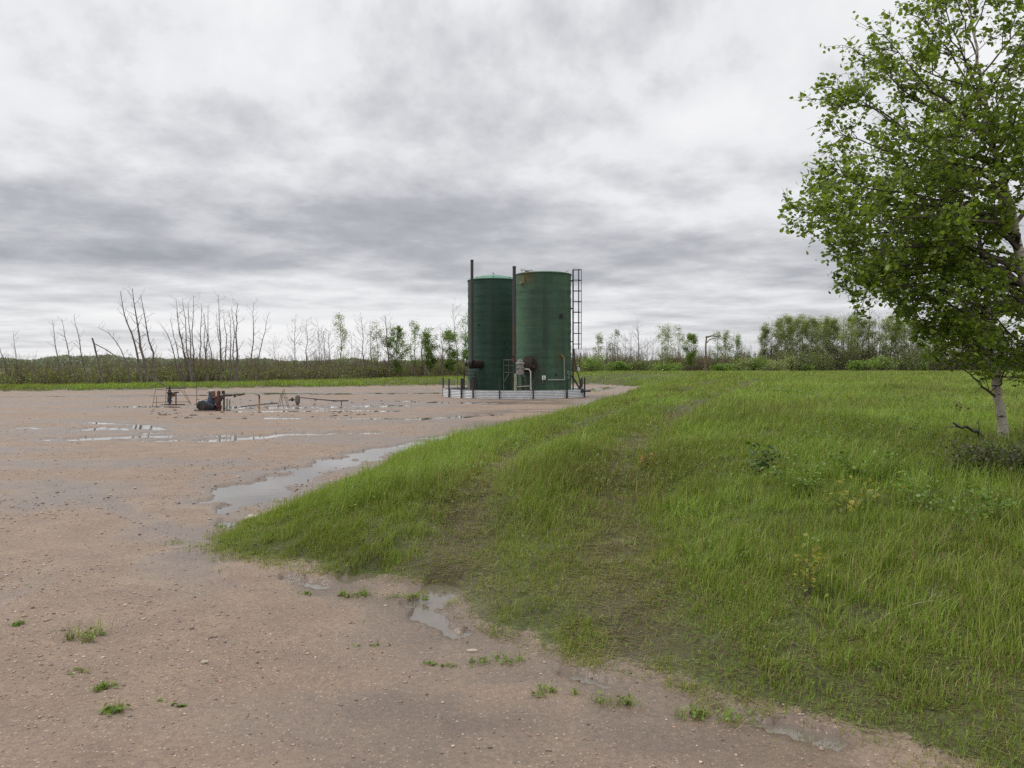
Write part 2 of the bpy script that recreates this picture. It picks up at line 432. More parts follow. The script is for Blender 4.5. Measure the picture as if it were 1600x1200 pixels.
# ------------------------------------------------------------------ ground + water
def build_ground():
    a1 = np.arange(-.80, .80, .0026)
    a2 = np.linspace(.80, 2 * PI - .80, 170)[:-1]
    ang = np.concatenate([a1, a2]); na = len(ang)
    rad = np.exp(np.arange(math.log(.5), math.log(5000), .0125)); nr = len(rad)
    A, R = np.meshgrid(ang, rad)
    x = (R * np.sin(A)).ravel(); y = (R * np.cos(A)).ravel()
    z, g, wet, rut, d = terrain(x, y, True)
    V = np.stack([x, y, z], 1)
    i = np.arange(nr - 1)[:, None] * na; j = np.arange(na)[None]; k = (j + 1) % na
    Fq = np.stack([i + j, i + k, i + na + k, i + na + j], -1).reshape(-1, 4)[:, ::-1]
    V = np.vstack([V, [[0, 0, float(z[:na].mean())]]]); c = len(V) - 1
    jj = np.arange(na)
    Ft = np.stack([jj, (jj + 1) % na, np.full(na, c)], -1)
    at_ = {k2: np.append(v, v[0]) for k2, v in (('grass', g), ('wet', wet), ('rut', rut))}
    o = mesh_obj('ground', V, [Fq, Ft], M['ground'], smooth=True, attrs=at_)
    tag(o, kind='structure')
    w = mesh_obj('water', [(-45, 3.4, WATER), (9, 3.4, WATER), (9, 70, WATER), (-45, 70, WATER)], [(0, 1, 2, 3)], M['water'])
    tag(w, kind='structure')
build_ground()

# ------------------------------------------------------------------ grass
GREENS = np.array([(.200, .268, .034), (.168, .243, .028), (.245, .305, .048), (.130, .190, .024), (.27, .31, .08)])
STRAW = np.array([(.36, .30, .14), (.27, .22, .10), (.20, .135, .07)])

def blades(base, h, w, rng, straw=.05, bend=.35, tintn=None):
    n = len(base)
    az = rng.uniform(0, 2 * PI, n)
    la = rng.normal(.6, 1.3, n)
    bd = np.abs(rng.normal(bend, bend * .6, n))
    side = np.stack([np.cos(az), np.sin(az), np.zeros(n)], 1) * (w / 2)[:, None]
    lean = np.stack([np.cos(la), np.sin(la) * .8, np.zeros(n)], 1)
    def pt(t): return base + np.stack([np.zeros(n), np.zeros(n), h * t * (1 - .38 * bd * t)], 1) + lean * (h * bd * t * t)[:, None]
    m = pt(.5)
    V = np.stack([base - side, base + side, m - side * .8, m + side * .8, pt(1.0)], 1).reshape(-1, 3)
    o = (np.arange(n) * 5)[:, None]
    T = np.concatenate([o + np.array([[0, 1, 3]]), o + np.array([[0, 3, 2]]), o + np.array([[2, 3, 4]])])
    c = GREENS[rng.integers(0, len(GREENS), n)]
    if tintn is not None:
        c = c * (.68 + .62 * tintn)[:, None]
        c[:, 0] *= (1.04 - .14 * tintn)
    s = rng.random(n) < straw
    c[s] = STRAW[rng.integers(0, 3, int(s.sum()))]
    return V, T, np.repeat(c * rng.uniform(.75, 1.25, n)[:, None], 5, 0)

def build_grass():
    rng = np.random.default_rng(11)
    VV, TT, CC, off = [], [], [], 0
    bands = [(2.4, 6, 9000), (6, 10, 6500), (10, 16, 3200), (16, 34, 820), (34, 70, 130), (70, 135, 30)]
    for r0, r1, dens in bands:
        amax = .80
        area = amax * (r1 ** 2 - r0 ** 2)
        n = int(area * dens)
        r = np.sqrt(rng.uniform(r0 ** 2, r1 ** 2, n)); a = rng.uniform(-amax, amax, n)
        x = r * np.sin(a); y = r * np.cos(a)
        d = gdist(x, y)
        keep = (d > -.12) | ((d > -.8) & (r < 12))
        x, y, r, d = x[keep], y[keep], r[keep], d[keep]
        rm = rutmask(x, y)
        patch = fbm(x * .9, y * .9, 51); big = fbm(x * .25, y * .25, 52)
        edge = sst(-.12, .45, d)
        # bare muddy fringe where vehicles climb the front edge
        front = sst(7.8, 6.4, y) * sst(1.5, .1, d) * (y < 7.8)
        cl = vnoise(x * 7.0, y * 7.0, 58) * .6 + vnoise(x * 16, y * 16, 59) * .4
        clw = sst(26, 10, r)
        clump = sst(.30, .58, cl) * clw + (1 - clw)
        p = (edge * .9 + .1) * (1 - .78 * np.clip(rm * 1.2, 0, 1)) * (.5 + .7 * patch) * (.22 + .78 * clump)
        strays = sst(-.8, -.1, d) * sst(.56, .66, fbm(x * 3.3, y * 3.3, 62)) * clump * (r < 12)
        p = np.where(d < 0, np.maximum(p * (d > -.12), .5 * strays), p)
        p = p * (1 - .72 * front * sst(.60, .44, fbm(x * 2.1, y * 2.1, 55)))
        keep = rng.random(len(x)) < p
        x, y, r, d, rm, patch, big, edge, front, clump = [v[keep] for v in (x, y, r, d, rm, patch, big, edge, front, clump)]
        z = terrain(x, y) - .01
        n = len(x)
        hh = (.032 + .13 * patch * patch + .055 * big) * (.35 + .65 * edge) * (.5 + .65 * clump) * (1 - .6 * np.clip(rm, 0, 1)) * (1 - .5 * front)
        tall = sst(.0, .8, d) * sst(4, 1.2, d) * sst(8.0, 10.5, y)      # lush fringe along the gravel
        hh = hh * (1 + .50 * tall) * np.exp(np.clip(rng.normal(0, .40, n), -1, .75))
        hh = np.where(rng.random(n) < .05 * sst(.5, 2, d), np.minimum(hh * rng.uniform(1.3, 1.9, n), .36), hh)
        w = np.clip(r * .00056, .0042, .05) * rng.uniform(.7, 1.5, n)
        straw = .05 + .45 * np.clip(rm, 0, 1) + .16 * front
        dry = rng.random(n) < .12 * sst(.48, .66, fbm(x * .6, y * .6, 57))
        V, T, C = blades(np.stack([x, y, z], 1), hh, w, rng, 0.0, .38, np.clip(.5 + 1.5 * (fbm(x * .30, y * .30, 54) - .5) + 1.3 * (fbm(x * 1.3, y * 1.3, 56) - .5) + .3 * tall, 0, 1))
        s = (rng.random(n) < straw) | dry
        C = C.reshape(n, 5, 3); C[s] = STRAW[rng.integers(0, 3, int(s.sum()))][:, None] * rng.uniform(.7, 1.1, int(s.sum()))[:, None, None]
        C = C.reshape(-1, 3)
        VV.append(V); TT.append(T + off); CC.append(C); off += len(V)
    # short matted undergrowth and dead thatch close to the camera
    for r0, r1, dens in ((2.4, 6.5, 11000), (6.5, 10, 6500), (10, 15, 2600)):
        n = int(.80 * (r1 ** 2 - r0 ** 2) * dens)
        r = np.sqrt(rng.uniform(r0 ** 2, r1 ** 2, n)); a = rng.uniform(-.8, .8, n)
        x = r * np.sin(a); y = r * np.cos(a); d = gdist(x, y)
        k = (d > -.15); x, y, r, d = x[k], y[k], r[k], d[k]
        rm = rutmask(x, y); m = fbm(x * 2.6, y * 2.6, 63)
        k = rng.random(len(x)) < (.25 + .9 * sst(.36, .56, m)) * (1 - .45 * np.clip(rm, 0, 1)) * sst(-.15, .2, d) * (1 - .85 * sst(7.6, 6.2, y) * sst(1.5, .2, d) * sst(.60, .46, fbm(x * 2.1, y * 2.1, 55)))
        x, y, r, d, rm, m = [v[k] for v in (x, y, r, d, rm, m)]; n = len(x)
        flat = rng.random(n) < .30 + .4 * np.clip(rm, 0, 1)
        h = rng.uniform(.02, .075, n); az = rng.uniform(0, 2 * PI, n); lean = np.where(flat, rng.uniform(.05, .16, n), rng.uniform(.0, .05, n))
        b = np.stack([x, y, terrain(x, y) - .004], 1); w = np.clip(r * .0006, .004, .01)
        sd = np.stack([-np.sin(az), np.cos(az), np.zeros(n)], 1) * (w / 2)[:, None]
        tip = b + np.stack([np.cos(az) * lean, np.sin(az) * lean, np.where(flat, .022, h)], 1)
        V = np.stack([b - sd + [0, 0, .008] * flat[:, None], b + sd + [0, 0, .008] * flat[:, None], tip], 1).reshape(-1, 3)
        C = GREENS[rng.integers(0, 5, n)] * rng.uniform(.75, 1.25, n)[:, None]
        q = flat & (rng.random(n) < .75)
        C[q] = STRAW[rng.integers(0, 3, int(q.sum()))] * rng.uniform(.6, 1.1, int(q.sum()))[:, None]
        VV.append(V); TT.append(np.arange(3 * n).reshape(-1, 3) + off); CC.append(np.repeat(C, 3, 0)); off += len(V)
    o = mesh_obj('grass', np.concatenate(VV), np.concatenate(TT), M['grass'], col=np.concatenate(CC))
    tag(o, 'long green meadow grass covering the mound and the far bank', 'grass', kind='stuff')
build_grass()

def leafquads(c, s, col, rng, flat=0.0, fold=True):
    """small folded leaves at points c with sizes s"""
    n = len(c)
    nrm = rng.normal(0, 1, (n, 3)); nrm[:, 2] = np.abs(nrm[:, 2]) + flat
    nrm /= np.linalg.norm(nrm, axis=1)[:, None]
    u = np.cross(nrm, rng.normal(0, 1, (n, 3))); u /= np.linalg.norm(u, axis=1)[:, None] + 1e-9
    v = np.cross(nrm, u)
    L = s[:, None]
    w = L * .42; k = nrm * L * .12
    V = np.stack([c - u * L * .5, c - u * L * .22 - v * w + k, c + u * L * .18 - v * w * .9 + k, c + u * L * .55,
                  c + u * L * .18 + v * w * .9 + k, c - u * L * .22 + v * w + k], 1).reshape(-1, 3)
    o = (np.arange(n) * 6)[:, None]
    Q = np.concatenate([o + np.array([[0, 1, 2, 3]]), o + np.array([[0, 3, 4, 5]])])
    return V, Q, np.repeat(col, 6, 0)

def quads(c, s, col, rng, flat=0.0):
    n = len(c)
    nrm = rng.normal(0, 1, (n, 3)); nrm[:, 2] = np.abs(nrm[:, 2]) + flat
    nrm /= np.linalg.norm(nrm, axis=1)[:, None]
    u = np.cross(nrm, rng.normal(0, 1, (n, 3))); u /= np.linalg.norm(u, axis=1)[:, None] + 1e-9
    v = np.cross(nrm, u); L = s[:, None] * .5
    V = np.stack([c - u * L, c - v * L * .7, c + u * L, c + v * L * .7], 1).reshape(-1, 3)
    Q = np.arange(4 * n).reshape(-1, 4)
    return V, Q, np.repeat(col, 4, 0)

# low broad-leaved weeds woven through the grass
def build_weeds():
    rng = np.random.default_rng(15)
    n = 60000
    r = np.exp(rng.uniform(math.log(3.2), math.log(26), n)); a = rng.uniform(-.2, .78, n)
    x = r * np.sin(a); y = r * np.cos(a)
    d = gdist(x, y)
    m = fbm(x * .7, y * .7, 61)
    keep = (d > .1) & (rng.random(n) < sst(.46, .66, m) * .8 + .06)
    x, y, r = x[keep], y[keep], r[keep]; n = len(x)
    z = terrain(x, y) + rng.uniform(.01, .13, n)
    c = np.array([(.12, .195, .028), (.10, .165, .024), (.15, .22, .036)])[rng.integers(0, 3, n)] * rng.uniform(.7, 1.25, n)[:, None]
    V, Q, C = leafquads(np.stack([x, y, z], 1), np.clip(r * .0026, .012, .05) * rng.uniform(.5, 1.4, n), c, rng, .9)
    tag(mesh_obj('ground_weeds', V, Q, M['leaf'], col=C), 'low broad-leaved weeds mixed into the meadow grass', 'weeds', kind='stuff')
build_weeds()

# ------------------------------------------------------------------ gravel
def build_gravel():
    rng = np.random.default_rng(21)
    n = 60000
    r = np.exp(rng.uniform(math.log(2.6), math.log(34), n)); a = rng.uniform(-.78, .6, n)
    x = r * np.sin(a); y = r * np.cos(a)
    d = gdist(x, y)
    m = fbm(x * .6, y * .6, 71)
    keep = (d < .15) & (rng.random(n) < .25 + .9 * sst(.42, .62, m))
    x, y, r = x[keep], y[keep], r[keep]; n = len(x)
    s = np.clip(np.exp(rng.normal(math.log(.0045), .50, n)), .0025, .014) * np.clip(r / 6, .8, 1.7)
    ph = (1 + 5 ** .5) / 2
    ico = np.array([(-1, ph, 0), (1, ph, 0), (-1, -ph, 0), (1, -ph, 0), (0, -1, ph), (0, 1, ph), (0, -1, -ph), (0, 1, -ph), (ph, 0, -1), (ph, 0, 1), (-ph, 0, -1), (-ph, 0, 1)]) / 1.9
    fc = np.array([(0, 11, 5), (0, 5, 1), (0, 1, 7), (0, 7, 10), (0, 10, 11), (1, 5, 9), (5, 11, 4), (11, 10, 2), (10, 7, 6), (7, 1, 8), (3, 9, 4), (3, 4, 2), (3, 2, 6), (3, 6, 8), (3, 8, 9), (4, 9, 5), (2, 4, 11), (6, 2, 10), (8, 6, 7), (9, 8, 1)])
    V = ico[None] * (1 + rng.normal(0, .16, (n, 12, 1)))
    V = V * (s[:, None] * rng.uniform(.6, 1.3, (n, 3)) * np.array([1.2, 1.0, .6]))[:, None]
    t = rng.uniform(0, 2 * PI, n); cs, sn = np.cos(t)[:, None], np.sin(t)[:, None]
    X = V[..., 0] * cs - V[..., 1] * sn; Yy = V[..., 0] * sn + V[..., 1] * cs
    V = np.stack([X + x[:, None], Yy + y[:, None], V[..., 2] + (terrain(x, y) + s * .15)[:, None]], -1).reshape(-1, 3)
    T = (np.arange(n) * 12)[:, None, None] + fc[None]
    pal = np.array([(.28, .20, .155), (.36, .25, .18), (.19, .13, .10), (.44, .35, .27), (.13, .095, .08), (.33, .19, .13), (.24, .20, .17)])
    C = pal[rng.integers(0, len(pal), n)] * rng.uniform(.75, 1.15, n)[:, None]
    t = NT('pebble'); a = t.n('Attribute', attribute_name='col')
    p = t.n('BsdfPrincipled', i_Base_Color=a.outputs['Color'], i_Roughness=.55)
    mt = t.done(p.outputs[0])
    o = mesh_obj('gravel', V, T.reshape(-1, 3), mt, col=np.repeat(C, 12, 0), smooth=False)
    tag(o, 'loose pebbles and clods scattered over the wet lease pad', 'gravel', kind='stuff')
build_gravel()

# ------------------------------------------------------------------ trees far away
def wobble(p0, p1, n, amp, rng, arch=0.0):
    t = np.linspace(0, 1, n)[:, None]
    p = p0 + (p1 - p0) * t
    w = np.cumsum(rng.normal(0, amp, (n, 3)), 0); w -= w[0]; w -= w[-1] * t
    p = p + w
    if arch: p[:, 2] += arch * np.sin(PI * t[:, 0])
    return p

LEAFCOL = {'green': [(.15, .235, .045), (.18, .26, .055)], 'bright': [(.16, .255, .045), (.135, .22, .04)],
           'pale': [(.28, .31, .14), (.23, .27, .11)], 'aspen': [(.25, .305, .10), (.205, .27, .085), (.29, .33, .135)],
           'shade': [(.085, .115, .035), (.11, .14, .045), (.09, .08, .05)], 'olive': [(.125, .155, .045), (.10, .13, .04)], 'brown': [(.085, .068, .05), (.07, .056, .042)]}

def tree(name, label, group, px, Y, tpx, tpy, kind, seed, thick=1.0, arch=0.0, leafc='green', base_py=None, cat='tree'):
    rng = np.random.default_rng(seed)
    b = at(px, Y); b[2] -= .05
    top = P3(tpx, tpy, Y + rng.normal(0, .4))
    ht = max(1.0, top[2] - b[2]); rel = top - b
    root = thing(name, label, cat, b, group)
    tr = MB(); tw = MB()
    n = 9
    p = wobble(np.zeros(3), rel, n, ht * .010, rng, 0)
    if arch:
        t = np.linspace(0, 1, n); p[:, 2] += arch * np.sin(PI * t); p[:, 0] += -arch * .5 * np.sin(PI * t) * np.sign(rel[0])
    r0 = (.022 + .0078 * ht) * thick
    snag = kind == 'snag'
    rr = np.linspace(r0, r0 * (.72 if snag else .14), n)
    tr.tube(p, rr, 6)
    pts = []
    K = {'bare': (16, .22, .30, .06, .13, 2, 0), 'branchy': (24, .22, .26, .14, .26, 5, 0), 'snag': (2, .5, .9, .05, .12, 1, 0),
         'pale': (26, .2, .25, .10, .19, 4, 8), 'leafy': (34, .12, .2, .13, .21, 5, 24), 'aspen': (34, .26, .36, .09, .17, 4, 20)}[kind]
    nb, tmin, _, l0, l1, nsub, nleaf = K
    for i in range(nb):
        t = tmin + (1 - tmin) * (i + rng.random()) / nb
        k = t * (n - 1); i0 = min(int(k), n - 2); q = p[i0] + (p[i0 + 1] - p[i0]) * (k - i0)
        az = rng.uniform(0, 2 * PI); el = rng.uniform(.35, 1.05)
        prof = 1.0 if kind == 'bare' else (1.25 - .9 * abs(t - .55) / .5)
        L = ht * rng.uniform(l0, l1) * max(.3, prof) * (1.0 if ht > 5 else 1.2)
        dr = np.array([math.cos(az) * math.cos(el), math.sin(az) * math.cos(el), math.sin(el)])
        e = q + dr * L
        bp = wobble(q, e, 4, L * .05, rng, -.0)
        bp[-1, 2] += L * .12
        if snag:
            MB().tube(bp, np.linspace(r0 * .3, r0 * .08, 4), 5).build('branch', M['bare'], root); continue
        br = r0 * .30 * (1.15 - t) + .004
        tw.tube(bp, np.linspace(br, br * .3, 4), 4, False)
        pts += [bp[2], bp[3]]
        for s in range(nsub):
            u = rng.uniform(.35, 1.0); kk = u * 3; j0 = min(int(kk), 2); q2 = bp[j0] + (bp[j0 + 1] - bp[j0]) * (kk - j0)
            d2 = dr + rng.normal(0, .55, 3); d2[2] += .25; d2 /= np.linalg.norm(d2)
            e2 = q2 + d2 * L * rng.uniform(.25, .55)
            tw.tube(np.array([q2, (q2 + e2) / 2 + rng.normal(0, L * .03, 3), e2]), [br * .35 + .002, br * .25 + .002, .002], 3, False)
            pts += [e2, (q2 + e2) / 2]
    tr.build('trunk', M['pale_bark'] if kind == 'aspen' else M['bare'], root)
    if not snag: tw.build('branches', M['twig'] if kind in ('leafy', 'aspen') else M['bare'], root)
    if nleaf:
        pts = np.array(pts)
        m = len(pts) * nleaf
        c = np.repeat(pts, nleaf, 0) + rng.normal(0, ht * (.034 if kind != 'leafy' else .036), (m, 3))
        keep = rng.random(m) < sst(.30, .55, fbm(c[:, 0] * 1.1 + seed, c[:, 2] * 1.1, seed)) * .85 + .15
        c = c[keep]; m = len(c)
        pal = np.array(LEAFCOL[leafc])
        cl = pal[rng.integers(0, len(pal), m)] * rng.uniform(.7, 1.25, m)[:, None]
        s = rng.uniform(.6, 1.3, m) * (.075 + Y * .00045)
        V, Q, C = quads(c, s, cl, rng, .3)
        mesh_obj('crown', V, Q, M['leaf'], root, col=C)
    return root

ORD = ['first', 'second', 'third', 'fourth', 'fifth', 'sixth', 'seventh', 'eighth', 'ninth', 'tenth', 'eleventh', 'twelfth', 'thirteenth',
       'fourteenth', 'fifteenth', 'sixteenth', 'seventeenth', 'eighteenth', 'nineteenth', 'twentieth', 'twenty-first', 'twenty-second',
       'twenty-third', 'twenty-fourth', 'twenty-fifth', 'twenty-sixth', 'twenty-seventh', 'twenty-eighth', 'twenty-ninth', 'thirtieth',
       'thirty-first', 'thirty-second', 'thirty-third', 'thirty-fourth', 'thirty-fifth', 'thirty-sixth', 'thirty-seventh', 'thirty-eighth']

G1 = 'bare leaning trunks at the left'
for i, (px, tpx, tpy, th, lab) in enumerate([
        (13, -2, 535, 1.2, 'bare dead trunk leaning left at the very left edge of the thicket'),
        (29, 21, 518, .9, 'short thin bare trunk, second from the left edge of the thicket'),
        (95, 82, 500, 1.0, 'bare trunk with drooping side twigs, third from the left edge'),
        (121, 96, 498, 1.0, 'bare trunk leaning left, fourth from the left edge'),
        (139, 115, 493, 1.0, 'bare leaning trunk, the tallest of the three left of the arching stem'),
        (222, 188, 455, 1.25, 'tall leaning bare trunk, leftmost of the three tallest at the left'),
        (231, 207, 450, 1.5, 'tall leaning bare trunk, thick middle one of the three tallest at the left'),
        (246, 220, 462, 1.3, 'tall leaning bare trunk, rightmost of the three tallest at the left')]):
    tree('bare_tree', lab, G1, px, 63 + i * .3, tpx, tpy, 'bare', 100 + i, th)
tree('broken_trunk', 'short broken dead trunk poking above the left thicket', None, 160, 62, 144, 528, 'snag', 131, 1.6, cat='dead tree')
tree('arching_tree', 'thin dead stem arching over left of the three tall trunks', None, 202, 63, 152, 512, 'bare', 132, .8, arch=.9)
tree('fallen_trunk', 'dead trunk fallen diagonally across the left thicket', None, 263, 60, 148, 537, 'snag', 133, 1.0, cat='dead tree')
G2 = 'dense clump of bare trunks left of centre'
lst = [(281, 250, 505), (288, 266, 498), (290, 275, 466), (296, 278, 490), (300, 285, 466), (299, 294, 472), (305, 302, 462), (311, 315, 475), (322, 325, 476), (325, 319, 490),
       (338, 318, 498), (343, 341, 460), (346, 338, 488), (354, 350, 485), (363, 358, 487), (366, 362, 478), (370, 372, 474), (388, 397, 472), (400, 420, 490)]
for i, (px, tpx, tpy) in enumerate(lst):
    extra = {0: ' and bent over leftward', 11: ', the tallest', 16: ', with a thick trunk', 18: ', leaning to the right'}.get(i, '')
    tree('bare_tree', ORD[i] + ' slender bare trunk from the left in the dense clump' + extra, G2, px, 66 + (i % 4) * .8, tpx, tpy, 'bare', 160 + i, 1.5 if i == 16 else .95, arch=.5 if i == 0 else 0)
G3 = 'trees standing behind the bank left of the tanks'
for i, (px, tpx, tpy, Y, kind, lc, th, lab) in enumerate([
        (430, 425, 528, 80, 'branchy', 'olive', .6, 'small twiggy bare tree just right of the dense clump of trunks'),
        (460, 459, 496, 82, 'branchy', 'olive', .8, 'bare fine-twigged tree standing apart between clump and tanks, leftmost'),
        (478, 480, 498, 83, 'branchy', 'olive', .9, 'bare tree with a dark forked trunk left of the pale leafing aspen'),
        (496, 495, 500, 84, 'branchy', 'olive', .7, 'thin bare tree immediately left of two short bare trees'),
        (508, 505, 518, 85, 'branchy', 'olive', .8, 'short bare tree left of the pale leafing aspen, farther one'),
        (517, 513, 516, 85, 'branchy', 'olive', .9, 'short bare tree touching the pale leafing aspen'),
        (533, 531, 497, 86, 'pale', 'pale', .9, 'narrow aspen with pale new leaves midway to the tanks'),
        (552, 549, 526, 87, 'branchy', 'olive', .7, 'low bare tree right of the pale leafing aspen'),
        (570, 564, 493, 87, 'branchy', 'olive', .9, 'tall bare pole tree with tufted top midway to the tanks'),
        (583, 578, 512, 88, 'branchy', 'olive', 1.0, 'bare dark tree left of the wide forked bare tree'),
        (590, 588, 506, 88, 'pale', 'pale', .8, 'grey tree with scant pale leaves behind the forked bare tree'),
        (608, 603, 494, 86, 'branchy', 'olive', 1.5, 'wide dark bare tree with forked spreading limbs'),
        (620, 619, 518, 88, 'leafy', 'green', 1.0, 'full green-leaved tree right of the forked bare tree'),
        (648, 647, 508, 90, 'pale', 'green', 1.0, 'tree bare on top and green below, left of the broken snag'),
        (672, 669, 518, 92, 'leafy', 'green', .9, 'round-topped green tree right of the broken snag'),
        (692, 689, 512, 92, 'branchy', 'olive', .9, 'bare tree with a bent trunk between two green trees'),
        (703, 702, 522, 92, 'leafy', 'green', .9, 'low green tree left of the tall thin pole by the tanks'),
        (716, 708, 474, 94, 'branchy', 'olive', .75, 'tallest thin bare pole tree just left of the tanks'),
        (729, 727, 497, 96, 'pale', 'green', 1.0, 'tall loose green tree half behind the left tank'),
        (736, 734, 530, 94, 'leafy', 'bright', 1.0, 'low bright green tree touching the left side of the tanks')]):
    tree('green_tree' if kind in ('leafy', 'pale') else 'bare_tree', lab, G3, px, Y, tpx, tpy, kind, 220 + i, th, leafc=lc)
tree('broken_trunk', 'dark broken snag among the green trees left of the tanks', None, 664, 90, 659, 534, 'snag', 260, 1.7, cat='dead tree')
G4 = 'trees behind the bank right of the tanks'
for i, (px, tpx, tpy, Y, kind, lc, th, lab) in enumerate([
        (937, 935, 523, 112, 'pale', 'pale', .7, 'pale fine-twigged tree nearest the right side of the tanks'),
        (948, 946, 530, 114, 'branchy', 'olive', .6, 'small bare tree, second right of the tanks'),
        (962, 961, 519, 112, 'pale', 'olive', .9, 'greyish narrow tree, third right of the tanks'),
        (978, 977, 522, 113, 'branchy', 'olive', .8, 'thin bare tree left of the dark tall bare tree'),
        (987, 986, 518, 113, 'branchy', 'olive', .9, 'bare tree touching the dark tall bare tree'),
        (997, 995, 504, 111, 'branchy', 'olive', 1.3, 'dark tall bare tree right of the tanks'),
        (1012, 1011, 532, 114, 'branchy', 'olive', .7, 'low twiggy bare tree right of the dark tall one'),
        (1021, 1020, 529, 114, 'branchy', 'olive', .7, 'low bare tree left of the pair of pale aspens'),
        (1035, 1034, 513, 114, 'pale', 'aspen', .9, 'left one of the pair of pale narrow aspens right of the tanks'),
        (1047, 1045, 513, 113, 'pale', 'aspen', 1.1, 'right one of the pair of pale narrow aspens right of the tanks'),
        (1060, 1060, 514, 115, 'pale', 'aspen', .9, 'pale aspen standing alone left of the cone-shaped green tree'),
        (1082, 1082, 527, 110, 'leafy', 'green', .9, 'cone-shaped green tree left of the brown broken trunk'),
        (1121, 1121, 521, 113, 'pale', 'green', 1.0, 'loose light green tree right of the brown broken trunk'),
        (1134, 1135, 520, 114, 'pale', 'pale', .9, 'pale green tree, middle of the three right of the broken trunk'),
        (1149, 1150, 525, 113, 'pale', 'green', 1.0, 'loose green tree, third right of the brown broken trunk')]):
    tree('green_tree' if kind in ('leafy', 'pale') else 'bare_tree', lab, G4, px, Y, tpx, tpy, kind, 300 + i, th, leafc=lc)
# brown broken trunk with its top snapped over sideways
def snapped():
    b = at(1102, 104); root = thing('snapped_tree', 'brown dead trunk with its top snapped over sideways to the right', 'dead tree', b)
    a = P3(1104, 525, 104) - b
    MB().tube(wobble(np.zeros(3), a, 6, .03, np.random.default_rng(4)), np.linspace(.13, .09, 6), 7).build('trunk', M['deadwood'], root)
    e = P3(1121, 526, 104) - b
    q = a * .985
    MB().tube(np.array([q - np.array([.1, 0, .12]), q + (e - q) * .5 + np.array([0, 0, .1]), e, e + np.array([.5, .1, -.35])]), [.12, .10, .06, .03], 6) \
        .tube(np.array([a * .80, a * .88 + np.array([.4, 0, .1]), e * .97]), [.07, .06, .05], 5).build('broken_top', M['deadwood'], root)
snapped()

G5 = 'aspens in the grove at the right'
stand = [1195, 1204, 1213, 1221, 1230, 1238, 1246, 1254, 1262, 1270, 1278, 1286, 1294, 1302, 1309, 1317, 1325, 1333, 1341, 1349, 1357, 1365, 1374, 1383, 1392, 1401, 1411, 1421, 1433, 1446, 1459, 1472, 1486, 1500, 1515, 1530, 1548, 1568]
rg = np.random.default_rng(33)
for i, px in enumerate(stand):
    bare = i in (1, 15, 20, 22)
    tp = {1: 500, 15: 490, 20: 466, 22: 490}.get(i, 497 + 9 * rg.random() + (10 if i == 0 else 0) + (4 if i > 24 else 0))
    Y = 124 + rg.uniform(0, 9)
    lab = ORD[i] + (' aspen from the left in the right-hand grove, dark and nearly bare' if bare else ' leafy aspen from the left in the right-hand grove')
    tree('aspen_tree', lab, G5, px, Y, px + rg.normal(0, 2), tp, 'branchy' if bare else 'aspen', 400 + i, 1.0 if bare else .85, leafc='aspen' if i % 3 else 'pale')

